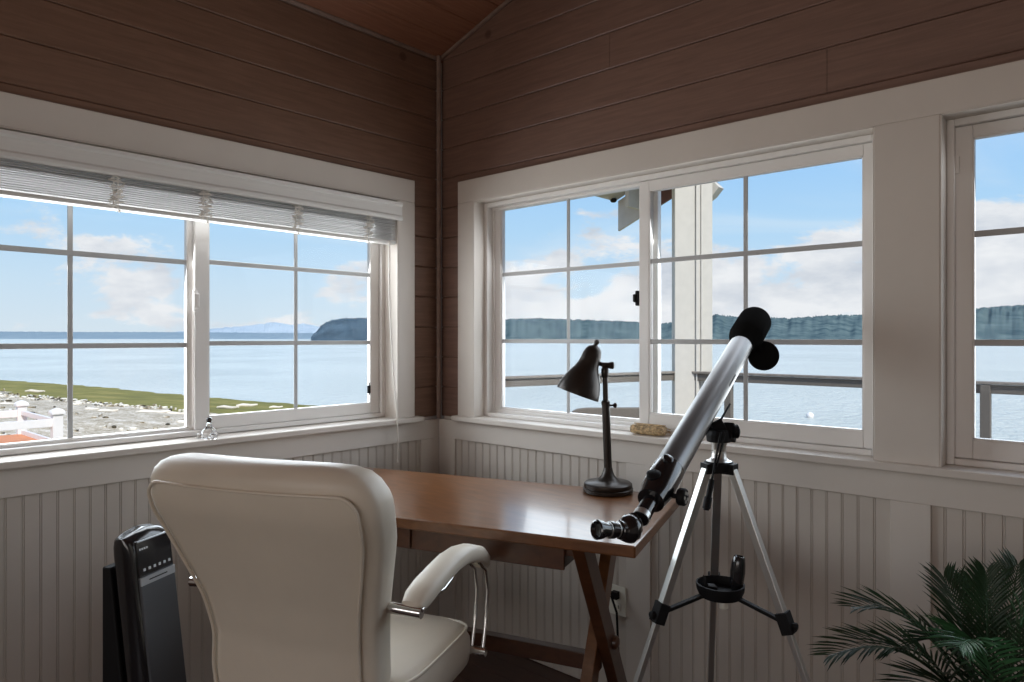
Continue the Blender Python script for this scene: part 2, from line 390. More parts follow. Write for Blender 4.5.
def window(name,side,w,lab,inner,outer,latch):
    root=thing(name,wp(side,(w[0]+w[1])/2,STZ,.12),lab,'window'); del root['category']; root['kind']='structure'; root['category']='window'
    d=inner['d']
    mb=MB(); rectframe(mb,side,w[0]+.003,w[1]-.003,STZ+.003,WZ[1]-.004,.022,d-.018,.168,.02,.022)
    mb.build('window_frame',M['vinyl'],root,bevel=.003)
    mb=MB(); rectframe(mb,side,w[0]+.025,w[1]-.025,STZ+.023,WZ[1]-.026,.012,d+.02,.16)
    mb.build('frame_track',M['vinyl'],root,bevel=.002)
    for q in (inner,outer):
        if q and 'g' in q: sash(root,side,*q['g'],*q['s'],*q['dd'],q['m'],(1.367,1.706))
    if latch: latch(root)
    return root
ZB,ZT=STZ+.024,WZ[1]-.027
def latchL(root):
    mb=MB(); wb(mb,'L',1.228,1.244,1.49,1.58,.098,.118); wb(mb,'L',1.224,1.248,1.505,1.565,.086,.1)
    mb.build('latch',M['vinyl'],root,bevel=.006)
window('window_1','L',WL,'left sliding window facing the beach, blind raised above it',
  dict(d=.118,g=(.351,1.175,1.054,2.02),s=(.302,1.232,ZB,ZT),dd=(.118,.138),m=.768),
  dict(g=(1.250,2.06,1.012,2.036),s=(1.225,2.098,ZB,ZT),dd=(.142,.162),m=1.672),latchL)
def latchR(root):
    mb=MB(); wb(mb,'R',1.15,1.166,1.52,1.585,.088,.116); wb(mb,'R',1.143,1.156,1.535,1.57,.08,.1)
    mb.build('latch',M['black'],root,bevel=.004)
window('window_2','R',WR1,'corner sliding window on the right wall behind lamp and telescope',
  dict(d=.092,g=(1.217,2.056,1.063,2.006),s=(1.168,2.094,ZB,ZT),dd=(.092,.112),m=1.636),
  dict(g=(.332,1.198,1.026,2.040),s=(.290,1.242,ZB,ZT),dd=(.122,.15),m=.757),latchR)
def hw(root):
    mb=MB(); wb(mb,'R',2.325,2.337,1.9,1.955,.085,.1); mb.build('sash_stop',M['vinyl'],root,bevel=.002)
window('window_3','R',WR2,'window cut off by the right edge of the photo',
  dict(d=.092,g=(2.372,3.15,1.065,2.008),s=(2.322,3.2,ZB,ZT),dd=(.092,.112),m=2.78),
  dict(g=(3.21,4.0,1.026,2.040),s=(3.16,4.02,ZB,ZT),dd=(.122,.15),m=3.6),hw)
# suction thermometer on the left pane
mb=MB(); wb(mb,'L',.358,.375,1.105,1.145,.112,.119); wb(mb,'L',.364,.369,1.095,1.16,.110,.113)
tag(mb.build('window_thermometer',M['black'],bevel=.002),'small black thermometer stuck on the left window pane near the corner','thermometer')
# ---------------------------------------------------------------- blind
bl=thing('venetian_blind',(-.02,-1.2,1.85),'white wooden venetian blind raised to the top of the left window','blind')
prof=[(.028,1.965),(.034,1.972),(.034,1.985),(.028,1.992),(.028,2.035),(.036,2.042),(.036,2.055),(.018,2.055),(.018,1.965)]
mb=MB(); mb.rings([[Vector((x,y,z)) for x,z in prof] for y in (-.270,-2.13)]); mb.build('valance',M['blind'],bl,bevel=.0015)
mb=MB(); mb.box(-.06,.014,-.29,-2.11,2.01,2.05); mb.build('headrail',M['blind'],bl)
mb=MB(); z=1.872; random.seed(3)
for i in range(17):
    dx=random.uniform(-.002,.002); r=[]
    for y in (-.288,-2.112):
        c=[( -.056,0),(-.034,.002),(-.012,0),(-.012,.0032),(-.034,.0052),(-.056,.0032)]
        r.append([Vector((a+dx+.008,y,z+b)) for a,b in c])
    mb.rings(r); z+=.0078
mb.build('slat_stack',M['slat'],bl)
mb=MB(); mb.box(-.052,.0,-.286,-2.114,1.85,1.866); mb.build('bottom_rail',M['blind'],bl,bevel=.004)
for y in (-.457,-.838,-1.245,-1.57,-2.0):
    mb=MB(); random.seed(int(-y*100))
    for k in range(14):
        z0=1.862-k*.005+k*.014; pts=[]
        for j in range(7):
            a=j/6*math.pi; pts.append(Vector((.002+.014*math.sin(a),y+random.uniform(-.03,.03),z0+random.uniform(-.006,.014))))
        mb.tube(pts,.0018,5)
    mb.tube([(.004,y-.008,1.85),(.006,y-.006,1.99)],.0018,5); mb.tube([(.004,y+.008,1.85),(.006,y+.006,1.99)],.0018,5)
    mb.lathe((-.02,y+.02,1.842),(0,0,1),[(0,.003),(.004,.006),(.009,.005)],8)
    mb.build('ladder_cord',M['cord'],bl,smooth=True)
mb=MB(); mb.tube([(.01,-.335,1.86),(.012,-.34,1.6),(.02,-.32,1.2),(.042,-.312,1.0),(.044,-.31,.86),(.04,-.312,.79)],.004,7)
mb.lathe((.04,-.312,.77),(0,0,1),[(0,.007),(.02,.004)],8)
mb.build('pull_cord',M['cord'],bl,smooth=True)
# ---------------------------------------------------------------- desk
DA=Vector((1.688,-.768,0)); du=Vector((-.950,-.312,0)).normalized(); dv=Vector((-.312,.950,0)).normalized()   # u left, v back
DL,DW,DT,DTH=1.50,.715,.785,.036
def dp(a,b,z): q=DA+du*a+dv*b; return Vector((q.x,q.y,z))
desk=thing('writing_desk',dp(DL/2,DW/2,FLOOR),'cherry brown wooden writing desk with crossed legs in the room corner','desk')
mb=MB(); mb.obox(DA,du,dv,Z,0,DL,0,DW,DT-DTH,DT); mb.build('desktop',M['desk'],desk,bevel=.005)
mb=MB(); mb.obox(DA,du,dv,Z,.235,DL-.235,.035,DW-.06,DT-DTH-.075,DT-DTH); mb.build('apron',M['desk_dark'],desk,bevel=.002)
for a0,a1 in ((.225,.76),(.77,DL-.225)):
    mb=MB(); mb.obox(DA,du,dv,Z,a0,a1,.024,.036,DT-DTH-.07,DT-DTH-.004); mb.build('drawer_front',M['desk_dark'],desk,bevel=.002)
zt=DT-DTH; w=.046
def xleg(a,b0,b1,hw_):
    mb=MB(); P=[]
    for aa in (a-hw_,a+hw_):
        P.append([dp(aa,b0-w,zt),dp(aa,b0+w,zt),dp(aa,b1+w,FLOOR),dp(aa,b1-w,FLOOR)])
    mb.rings(P); return mb
for a in (.20,DL-.20):
    xleg(a-.021,.06,DW-.06,.020).build('leg',M['desk_dark'],desk,bevel=.003)  # darker wood puts the shade on this leg into its colour
    xleg(a+.021,DW-.12,.02,.020).build('leg',M['desk'],desk,bevel=.003)
    mb=MB(); c=dp(a-.042,DW/2-.02,.35); mb.lathe(c,-du,[(0,.024),(.012,.022),(.018,.014),(.02,.002)],20); mb.build('bolt_cap',M['desk_dark'],desk,smooth=True)
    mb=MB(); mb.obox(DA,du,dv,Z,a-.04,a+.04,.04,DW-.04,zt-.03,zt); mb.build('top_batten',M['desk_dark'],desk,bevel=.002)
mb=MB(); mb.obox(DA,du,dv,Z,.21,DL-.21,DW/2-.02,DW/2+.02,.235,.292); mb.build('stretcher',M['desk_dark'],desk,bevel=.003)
# ---------------------------------------------------------------- desk lamp
LD=2.71; LB=pt(608,492,LD); LB.z=DT
lamp=thing('desk_lamp',LB,'dark bronze desk lamp with tilted bell shade on the desk','lamp')
mb=MB(); mb.lathe(LB,Z,[(0,.09),(.004,.096),(.016,.097),(.019,.092),(.024,.094),(.034,.093),(.04,.086),(.043,.05),(.05,.04),(.065,.026),(.08,.02),(.095,.016)],40); mb.build('lamp_base',M['lamp'],lamp,smooth=True)
TP=LB+Vector((0,0,.489))-Rv*.012
mb=MB(); mb.tube([LB+Z*.09,LB+Z*.343-Rv*.009],.0155,16); mb.lathe(LB+Z*.338-Rv*.009,Z,[(0,.0165),(.012,.0175),(.018,.012)],16); mb.build('lower_pole',M['lamp'],lamp,smooth=True)
mb=MB(); mb.tube([LB+Z*.343-Rv*.009,TP],.0105,14); mb.lathe(TP-Z*.045,Z,[(0,.011),(.006,.015),(.03,.015),(.04,.011)],14); mb.build('upper_pole',M['lamp'],lamp,smooth=True)
mb=MB(); q=LB+Z*.336; mb.tube([q,q+Rv*.025],.004,8); mb.lathe(q+Rv*.02,Rv,[(0,.005),(.006,.011),(.012,.010),(.015,.004)],12); mb.build('height_knob',M['lamp'],lamp,smooth=True)
mb=MB(); mb.tube([TP-Rv*.012+Z*.002,TP+Rv*.022+Z*.002],.012,12); mb.lathe(TP+Rv*.018+Z*.002,Rv,[(0,.014),(.014,.015),(.018,.01)],12)
mb.tube([TP+Z*.002,TP-Rv*.03+Z*.012,TP-Rv*.05+Z*.03],.009,10); mb.build('swivel_joint',M['lamp'],lamp,smooth=True)
k=LD/FPX
ax=(Rv*.345+Z*.94).normalized(); RC=pt(577.6,394.2,LD)
outer=[(0,22),(3,21.8),(8,20.8),(14,19),(20,16.5),(26,13.2),(31,11),(36,10),(42,9.6),(47,8.2),(50,6.2),(52,3)]
inner_=[(51,2.2),(46,7.2),(41,8.8),(35,9.2),(30,10.2),(25,12.4),(19,15.8),(13,18.2),(7,20),(2.5,21),(.3,21.2)]
mb=MB(); mb.lathe(RC,ax,[(a*k,b*k) for a,b in outer],40,cap=False); mb.lathe(RC,ax,[(a*k,b*k) for a,b in inner_],40,cap=False)
sh=mb.build('lamp_shade',M['lamp'],lamp,smooth=True)
mb=MB(); mb.lathe(RC,ax,[(51.5*k,3*k),(53*k,2*k),(54.5*k,2.6*k),(56.5*k,2.8*k),(58*k,1.5*k)],14); mb.build('finial',M['lamp'],sh,smooth=True)
mb=MB(); mb.lathe(RC,ax,[(8*k,1*k),(10*k,6*k),(16*k,7.5*k),(24*k,5*k),(34*k,3.4*k),(46*k,3.4*k)],16); mb.build('light_bulb',M['cream'],lamp,smooth=True)
# ---------------------------------------------------------------- outlet and cord
def P0(px,py): # on right wall plane
    r=Fv+Rv*((px-512)/FPX)+Z*((HZ-py)/FPX); t=(0-CAM.y)/r.y; return CAM+r*t
oc=P0(618,600); oc.y=0
ot=thing('wall_outlet',oc,'cream wall outlet low behind the right end of the desk','outlet')
mb=MB(); mb.box(oc.x-.042,oc.x+.042,-.006,0,oc.z-.062,oc.z+.062); mb.build('cover_plate',M['cream'],ot,bevel=.002)
for dz in (-.026,.026):
    mb=MB(); mb.box(oc.x-.018,oc.x+.018,-.009,-.005,oc.z+dz-.016,oc.z+dz+.016); so=mb.build('socket',M['cream'],ot,bevel=.003)
    mb=MB(); mb.box(oc.x-.009,oc.x-.006,-.0095,-.0085,oc.z+dz-.006,oc.z+dz+.008); mb.box(oc.x+.006,oc.x+.009,-.0095,-.0085,oc.z+dz-.006,oc.z+dz+.008); mb.build('slots',M['black'],so)
mb=MB(); mb.tube([oc+Vector((-.005,-.012,.028)),oc+Vector((0,-.05,.03)),oc+Vector((.03,-.055,-.03)),oc+Vector((.035,-.05,-.2)),oc+Vector((.06,-.05,-.4)),Vector((oc.x+.12,-.06,FLOOR+.006)),Vector((oc.x+.3,-.09,FLOOR+.006))],.005,8)
mb.box(oc.x-.014,oc.x+.014,-.034,-.0095,oc.z+.012,oc.z+.042)
tag(mb.build('power_cord',M['black'],smooth=True),'black power cord hanging from the wall outlet to the floor','cord')
# ---------------------------------------------------------------- office chair
CO=CAM+Fv*1.71+Rv*-.617; CO.z=0
th_=math.radians(20); cr=Rv*math.cos(th_)-Fv*math.sin(th_); cf=Rv*math.sin(th_)+Fv*math.cos(th_)
def cp(a,b,z): q=CO+cr*a+cf*b; return Vector((q.x,q.y,z))
chair=thing('office_chair',cp(0,.33,FLOOR),'ivory leather swivel office chair with chrome arms facing the desk','chair')
def lerp_tab(tab,z):
    for (z0,*a),(z1,*b) in zip(tab,tab[1:]):
        if z0<=z<=z1:
            t=(z-z0)/(z1-z0); t=t*t*(3-2*t) if False else t
            return [x+(y-x)*t for x,y in zip(a,b)]
    return list(tab[-1][1:])
#      z    width  rear offset b  thickness
tab=[(z_,w_*.925,b_,t_) for z_,w_,b_,t_ in [(.43,.50,.150,.09),(.50,.565,.155,.115),(.60,.555,.155,.12),(.70,.585,.130,.12),(.80,.650,.088,.12),(.90,.715,.042,.125),(.96,.738,.008,.13),(1.0,.735,.0,.135),(1.025,.715,-.004,.135),(1.05,.68,-.004,.13),(1.068,.635,.004,.115),(1.080,.57,.014,.09),(1.086,.50,.026,.06),(1.088,.42,.04,.03)]]
def smooth_tab(z):
    a=lerp_tab(tab,max(.43,z-.02)); b=lerp_tab(tab,z); c=lerp_tab(tab,min(1.088,z+.02)); return [(x+2*y+w_)/4 for x,y,w_ in zip(a,b,c)]
zs=[.43,.445,.47]+[.5+.025*i for i in range(21)]+[1.0125,1.025,1.0375,1.05,1.06,1.068,1.075,1.080,1.084,1.086,1.088]
zs=sorted(set(round(z,4) for z in zs))
mb=MB(); rs=[]; N=56
for z in zs:
    w_,bo,th=smooth_tab(z) if z<1.01 else lerp_tab(tab,z)
    ring=[]; hw_,hd=w_/2,th/2
    for i in range(N):
        t=2*math.pi*i/N; c,s_=math.cos(t),math.sin(t); e=2/5.0
        xa=math.copysign(abs(c)**e,c)*hw_; yb=math.copysign(abs(s_)**e,s_)*hd
        curve=.05*(xa/.37)**2      # edges wrap forward
        ring.append(cp(xa,bo-.07+hd+yb+curve-.012,z))
    rs.append(ring)
mb.rings(rs); back=mb.build('backrest',M['leather'],chair,smooth=True)
# piping on the rear face
def rear(xa,z):
    w_,bo,th=smooth_tab(z); return cp(xa,bo-.07+.05*(xa/.37)**2-.014,z)
pts=[]
def hwid(z): return smooth_tab(z)[0]/2-.034
for z in [.45+.02*i for i in range(26)]: pts.append(rear(hwid(z),z))
zc=.974; h=hwid(zc)
for a in range(1,7):
    t=a/7*math.pi/2; pts.append(rear(h-.05+.05*math.cos(t),zc+.05*math.sin(t)))
for i in range(1,16): pts.append(rear((h-.05)*(1-2*i/16),zc+.05))
for a in range(7):
    t=math.pi/2+a/7*math.pi/2; pts.append(rear(-h+.05+.05*math.cos(t),zc+.05*math.sin(t)))
for z in [.95-.02*i for i in range(26)]: pts.append(rear(-hwid(z),z))
mb=MB(); mb.tube(pts,.0045,8); mb.build('rear_piping',M['leather'],back,smooth=True)
# seat
SZ=.515
mb=MB(); rs=[]
prof=[(.0,.93),(.02,.985),(.05,1.0),(.09,.99),(.115,.95),(.13,.86),(.135,.6),(.137,.3)]
for dz,f in prof:
    ring=[]
    for i in range(48):
        t=2*math.pi*i/48; c,s_=math.cos(t),math.sin(t); e=2/5
        xa=math.copysign(abs(c)**e,c)*.325*f; yb=math.copysign(abs(s_)**e,s_)*.27*f
        sag=-.02*max(0,(yb-.12)/.15)**2 if dz>.08 else 0
        ring.append(cp(xa,.385+yb,SZ-.137+dz+sag))
    rs.append(ring)
mb.rings(rs); seat=mb.build('seat',M['leather'],chair,smooth=True)
ring=[]
for i in range(49):
    t=2*math.pi*i/48; c,s_=math.cos(t),math.sin(t); e=2/5
    xa=math.copysign(abs(c)**e,c)*.313; yb=math.copysign(abs(s_)**e,s_)*.258
    ring.append(cp(xa,.385+yb,SZ-.018-.02*max(0,(yb-.12)/.15)**2))
mb=MB(); mb.tube(ring,.0045,6,cap=False); mb.build('seat_piping',M['leather'],seat,smooth=True)
# arms
def ca(a,b,z): return cp(a,b,z-.045 if z>.5 else z)
for sx in (1,-1):
    mb=MB(); A=.335 if sx>0 else -.305
    mb.tube([ca(sx*.2,.15,.752),ca(A+(.03 if sx>0 else -.055),.15,.747 if sx>0 else .74)],.0145,16); mb.tube([ca(sx*.24,.57,.43),ca(sx*.365,.57,.428)],.013,16)
    for o_ in (-.018,.018):
        mb.tube([ca(A+o_+sx*.01,.152,.752),ca(A+o_,.20,.757),ca(A+o_,.30,.755),ca(A+o_,.42,.785),ca(A+o_,.53,.765),ca(A+o_,.595,.715),ca(A+o_,.615,.645),ca(A+o_,.60,.56),ca(A+o_,.575,.44)],.0062,10)
    ch=mb.build('arm_frame',M['chrome'],chair,smooth=True)
    mb=MB(); path=[(.155,.757),(.16,.765),(.185,.778),(.23,.79),(.30,.802),(.37,.812),(.44,.812),(.50,.802),(.555,.783),(.595,.755),(.61,.738),(.612,.73)]
    wd=[.018,.030,.036,.038,.038,.038,.038,.038,.037,.033,.026,.012]; rs=[]
    for i,(b,z) in enumerate(path):
        p0=path[max(i-1,0)]; p1=path[min(i+1,len(path)-1)]; tb,tz=p1[0]-p0[0],p1[1]-p0[1]; L=math.hypot(tb,tz); nb,nz=-tz/L,tb/L
        ring=[]
        for j in range(20):
            t=2*math.pi*j/20; c,s_=math.cos(t),math.sin(t); h2=.026*min(1,wd[i]/.036)
            x=math.copysign(abs(c)**.7,c)*wd[i]; y=math.copysign(abs(s_)**.8,s_)*h2
            ring.append(ca(A+x,b+nb*y,z+nz*y-.010))
        rs.append(ring)
    mb.rings(rs); mb.build('arm_pad',M['leather'],chair,smooth=True)
# under-structure
mb=MB(); c0=cp(0,.36,0); mb.lathe(Vector((c0.x,c0.y,.08)),Z,[(0,.028),(.14,.028),(.141,.022),(.27,.022),(.271,.05),(.30,.06)],20); mb.build('gas_lift',M['chrome'],chair,smooth=True)
mb=MB()
mb.lathe(Vector((c0.x,c0.y,.02)),Z,[(0,.035),(.02,.045),(.07,.04),(.08,.03)],20)
for i in range(5):
    a=i*2*math.pi/5+.4; d=Vector((math.cos(a),math.sin(a),0)); mb.tube([Vector((c0.x,c0.y,.06))+d*.02,Vector((c0.x,c0.y,.035))+d*.2,Vector((c0.x,c0.y,-.01))+d*.36],[.024,.02,.014],10)
mb.build('star_base',M['chrome'],chair,smooth=True)
for i in range(5):
    a=i*2*math.pi/5+.4; d=Vector((math.cos(a),math.sin(a),0)); q=Vector((c0.x,c0.y,FLOOR+.034))+d*.36; e=d.cross(Z)
    mb=MB(); 
    for o_ in (-.022,.008): mb.lathe(q+e*o_,e,[(0,.028),(.002,.033),(.012,.033),(.014,.028)],18)
    mb.tube([q-e*.01,q+e*.01],.008,8); mb.tube([q+Z*.0,q+Z*.09],.006,8); mb.build('caster',M['black'],chair,smooth=True)
# ---------------------------------------------------------------- tower heater
hn=Vector((.891,.454,0)); hu=Vector((-.454,.891,0)); HO=CAM+Fv*2.1+Rv*-1.148; HO.z=0
# face-left-top at HO; leaning back (away from hn)
heat=thing('tower_heater',Vector((HO.x,HO.y,FLOOR))+hu*.08-hn*.05,'black and grey tower heater leaning back between chair and left wall','heater')
ln=.13
def hp(a,b,z):   # a along face, b outward normal, lean with height
    q=HO+hu*a+hn*(b-ln*(z-FLOOR)/1.0+ln*.9); return Vector((q.x,q.y,z))
W_=.162
mb=MB(); rs=[]
for z in (FLOOR+.05,.2,.5,.72,.745,.765,.775):
    d=.085 if z<.74 else (.08 if z<.75 else (.065 if z<.77 else .03)); arch=0
    ring=[]
    for i in range(28):
        t=2*math.pi*i/28; c,s_=math.cos(t),math.sin(t); e=2/4.5
        x=W_/2+math.copysign(abs(c)**e,c)*(W_/2+.004); y=-.036+math.copysign(abs(s_)**e,s_)*d*.5
        zz=z+( .018*(1-((x-W_/2)/(W_/2))**2) if z>.7 else 0)
        ring.append(hp(x,y,zz))
    rs.append(ring)
mb.rings(rs); mb.build('housing',M['gloss'],heat,smooth=True)
def hface(mb,a0,a1,z0,z1,b0,b1):
    return mb.hexa([hp(a0,b0,z0),hp(a1,b0,z0),hp(a1,b1,z0),hp(a0,b1,z0),hp(a0,b0,z1),hp(a1,b0,z1),hp(a1,b1,z1),hp(a0,b1,z1)])
mb=MB(); hface(mb,.014,W_-.008,FLOOR+.06,.655,-.01,.011); gr=mb.build('grille',M['grill'],heat,bevel=.003)
mb=MB(); hface(mb,.014,W_-.008,.655,.765,-.01,.009); cpn=mb.build('control_panel',M['gloss'],heat,bevel=.004)
mb=MB(); hface(mb,.014,W_-.008,.632,.655,.008,.0125); mb.build('silver_band',M['silverstrip'],heat)
mb=MB()
for i in range(6):
    a=.03+i*.0205; hface(mb,a,a+.009,.672,.680,.009,.0098)
mb.build('button_marks',M['mark'],cpn)
mb=MB()
for i in range(4): hface(mb,.022+i*.009,.028+i*.009,.736,.742,.009,.0098)
mb.build('brand_lettering',M['mark'],cpn)
mb=MB(); hface(mb,.045,.12,.642,.6455,.0125,.0129); mb.build('lettering',M['black'],heat)
def h0(a,b,z): q=HO+hu*a+hn*b; return Vector((q.x,q.y,z))
mb=MB(); mb.hexa([h0(-.004,-.10,FLOOR+.02),h0(-.004,.03,FLOOR+.02),h0(.15,.03,FLOOR+.02),h0(.15,-.10,FLOOR+.02),h0(-.004,-.10,.687),h0(-.004,-.07,.687),h0(.15,-.07,.687),h0(.15,-.10,.687)]); mb.build('rear_column',M['black'],heat,bevel=.006)
mb=MB(); q=Vector((HO.x,HO.y,FLOOR))+hu*.08-hn*.02; mb.lathe(q,Z,[(0,.17),(.02,.17),(.045,.14),(.06,.10)],36); mb.build('heater_base',M['black'],heat,smooth=True)
# ---------------------------------------------------------------- telescope
tp0=lat((668-512)/FPX*1.72,1.72,EYE-(471-HZ)/FPX*1.72); tp1=lat((741.5-512)/FPX*2.30,2.30,EYE-(344.5-HZ)/FPX*2.30)
ta=(tp1-tp0).normalized(); TL=(tp1-tp0).length
tc_=lat(.592,2.0,0)
tel=thing('telescope',Vector((tc_.x,tc_.y,FLOOR)),'silver and black refractor telescope on aluminium tripod beside the desk','telescope')
mb=MB(); mb.lathe(tp0,ta,[(0,.037),(TL,.037)],48); tb=mb.build('optical_tube',M['tube'],tel,smooth=True)
# faint illegible mark on the tube
side=ta.cross(Z).normalized(); 
tocam=(CAM-tp0).normalized(); sd=(tocam-ta*tocam.dot(ta)).normalized(); sr=ta.cross(sd)
if sr.dot(Rv)<0: sr=-sr
mb=MB(); random.seed(5)
for i in range(9):
    t=TL*.60+i*.0085; n=(sd*.62+sr*.785).normalized(); mb.obox(tp0+ta*t+n*.0369,ta,n.cross(ta),n,0,.005,-.003,.003,0,.0006)
mb.build('lettering',M['black'],tb)
mb=MB(); mb.lathe(tp0+ta*TL,ta,[(-.012,.0385),(.0,.039),(.02,.042),(.055,.0545),(.065,.056),(.192,.056),(.202,.053),(.203,.03),(.203,.001)],48); mb.build('dew_cap',M['cap'],tel,smooth=True)
dc=pt(763.5,355.7,2.36); dn=(CAM-dc).normalized(); dn=(dn+Rv*.12).normalized()
mb=MB(); mb.lathe(dc-dn*.012,dn,[(0,.047),(.003,.050),(.018,.050),(.023,.046),(.024,.001)],40); mb.tube([dc-dn*.01,tp0+ta*(TL+.06)+sr*.03],.012,8); mb.build('dust_cap',M['cap'],tel,smooth=True)
mb=MB(); mb.lathe(tp0,-ta,[(-.006,.0385),(.01,.0395),(.085,.0385),(.10,.035),(.125,.032),(.127,.02)],40)
fh=mb.build('focuser_housing',M['gloss'],tel,smooth=True)
q=tp0-ta*.075-sr*.022+sd*.026; mb=MB(); mb.lathe(q,(sd-sr*.5).normalized(),[(0,.017),(.008,.017),(.011,.013)],20); mb.build('side_cap',M['black'],fh,smooth=True)
q=tp0-ta*.006+sd*.034-sr*.014; mb=MB(); mb.lathe(q,sd,[(0,.013),(.007,.013),(.009,.010)],18); mb.build('finder_screw',M['gloss'],fh,smooth=True)
mb=MB(); mb.lathe(tp0-ta*.12,-ta,[(0,.019),(.075,.019)],28); mb.obox(tp0-ta*.19+sr*.016+sd*.012,ta,sr,sd,0,.075,-.002,.003,-.001,.002); mb.build('drawtube',M['gloss'],tel,smooth=True)
mb=MB(); mb.lathe(tp0-ta*.178,-ta,[(0,.0205),(.016,.0205)],28); mb.build('tube_ring',M['alu'],tel,smooth=True)
mb=MB(); kp=tp0-ta*.075+sr*.03-sd*.0; ax_=(sr*.8+sd*.5).normalized()
mb.tube([kp,kp+ax_*.028],.006,8); mb.lathe(kp+ax_*.022,ax_,[(0,.018),(.004,.0205),(.016,.0205),(.019,.018)],28); kb=mb.build('focus_knob',M['black'],tel,smooth=True)
mb=MB(); kc=kp+ax_*.0415; e1=ax_.cross(Z).normalized(); e2=ax_.cross(e1)
for i in range(5):
    a=i*2*math.pi/5; c=kc+(e1*math.cos(a)+e2*math.sin(a))*.0105; mb.lathe(c,ax_,[(-.001,.0042),(.001,.0042)],10)
mb.build('knob_insert',M['alu'],kb,smooth=True)
dg=pt(629,530,1.55); mb=MB(); mb.lathe(dg-Z*.0,(-ta-Z*.6).normalized(),[(-.032,.012),(-.026,.022),(-.01,.029),(.008,.028),(.022,.020),(.028,.006)],24)
mb.lathe(dg+ta*.005,(dg-tp0).normalized()*-1,[(0,.022),(.03,.021)],20)
ed=(-Rv*.068-Fv*.042+Z*.012).normalized()
mb.lathe(dg,ed,[(0,.021),(.028,.0205),(.03,.018)],24); mb.build('star_diagonal',M['gloss'],tel,smooth=True)
mb=MB(); mb.lathe(dg,ed,[(.028,.0165),(.045,.0165),(.046,.019),(.056,.019),(.057,.016),(.07,.016),(.082,.0205),(.092,.0215),(.094,.018),(.086,.013),(.085,.001)],28); ep=mb.build('eyepiece',M['gloss'],tel,smooth=True)
for t in (.034,.058):
    mb=MB(); mb.lathe(dg,ed,[(t,.0171),(t+.003,.0171)],24); mb.build('eyepiece_ring',M['alu'],ep,smooth=True)
# mount
top=Vector((tc_.x,tc_.y,1.03))
mb=MB(); ring=[]
mb.lathe(top-Z*.03,Z,[(0,.034),(.004,.040),(.026,.042),(.03,.038)],12)
for az in (78,-42,-162):
    a=math.radians(az); d=Rv*math.cos(a)+Fv*math.sin(a); e=d.cross(Z); mb.obox(top,d,e,Z,.0,.050,-.017,.017,-.033,-.004)
mb.build('tripod_head',M['black'],tel,smooth=True)
mb=MB(); mb.lathe(top,Z,[(0,.036),(.004,.026),(.012,.021),(.045,.021),(.05,.024),(.06,.024)],24); mb.build('azimuth_column',M['alu'],tel,smooth=True)
tm=tp0+ta*(TL*.48); 
mb=MB(); y0=top+Z*.055
mb.lathe(y0,Z,[(0,.034),(.02,.036),(.035,.03)],18)
for s_ in (-1,1):
    mb.bar(y0+sr*.026*s_+Z*.01,tm-ta.cross(sr)*0+sr*.022*s_-Z*.045,.012,.034,up=Rv)
mb.obox(tm-Z*.0,ta,sr,ta.cross(sr),-.07,.07,-.024,.024,-.05 if ta.cross(sr).z>0 else .034,-.034 if ta.cross(sr).z>0 else .05)
mb.bar(y0+Z*.02+sr*.03,y0+Z*.07+sr*.045+Fv*.02,.03,.04)
mb.build('yoke_mount',M['black'],tel,bevel=.003)
mb=MB(); q=y0+sr*.04+Z*.05; mb.lathe(q-Rv*.0,Rv,[(0,.012),(.004,.02),(.016,.02),(.02,.014)],16); mb.build('tension_knob',M['black'],tel,smooth=True)
q0=pt(721,432,1.93); q1=pt(706,510,1.86); mb=MB(); qm=q0.lerp(q1,.62)
mb.tube([q0,qm],.0032,8); mb.tube([qm,q1],.0075,12); mb.tube([q0+Rv*.012,q0.lerp(q1,.45)+Rv*.006],.0028,8); mb.tube([q1.lerp(q0,.02),q1.lerp(q0,.16)],.0105,12); mb.build('control_rod',M['black'],tel,smooth=True)
mb=MB(); mb.tube([pt(716,428,2.0),pt(730,404,2.06)],.003,8); mb.build('fine_rod',M['black'],tel,smooth=True)
def RZ(z): return .04+(1.01-z)*.385
for az in (78,-42,-162):
    a=math.radians(az); d=Rv*math.cos(a)+Fv*math.sin(a); e=d.cross(Z)
    P=lambda z,off=0: Vector((tc_.x,tc_.y,z))+d*RZ(z)+e*off
    mb=MB()
    mb.bar(P(1.01),P(.60),.024,.020,up=d)
    lg=mb.build('leg',M['alu'],tel,bevel=.0015)
    mb=MB(); mb.bar(P(.60),P(FLOOR+.03),.018,.015,up=d); mb.build('lower_section',M['alu'],lg,bevel=.0015)
    mb=MB(); mb.bar(P(.645),P(.592),.036,.032,up=d); mb.lathe(P(.615)+d*.014,d,[(0,.009),(.012,.011),(.016,.008)],12); mb.build('leg_clamp',M['black'],lg,bevel=.003)
    mb=MB(); mb.bar(P(FLOOR+.05),P(FLOOR),.024,.022,up=d); mb.build('rubber_foot',M['black'],lg,bevel=.003)
    mb=MB(); mb.bar(Vector((tc_.x,tc_.y,.652))+d*.05,P(.62)-d*.01,.016,.010); mb.build('spreader_arm',M['black'],tel,bevel=.002)
hc=Vector((tc_.x,tc_.y,.640))+Rv*.004
mb=MB(); mb.lathe(hc,Z,[(0,.045),(.004,.058),(.022,.066),(.040,.068),(.041,.064),(.014,.060),(.013,.001)],36); tr=mb.build('accessory_tray',M['black'],tel,smooth=True)
mb=MB(); mb.lathe(hc-Z*.035+Rv*.01,Z,[(0,.008),(.004,.0125),(.034,.0125)],16); mb.build('tray_knob',M['cream'],tel,smooth=True)
q=hc+Rv*.040+Z*.0172-Fv*.012; gx=(Z+Rv*.10).normalized()
mb=MB(); mb.lathe(q,gx,[(0,.012),(.022,.014),(.025,.019),(.06,.021),(.085,.019),(.10,.0165),(.104,.014),(.100,.010)],24)
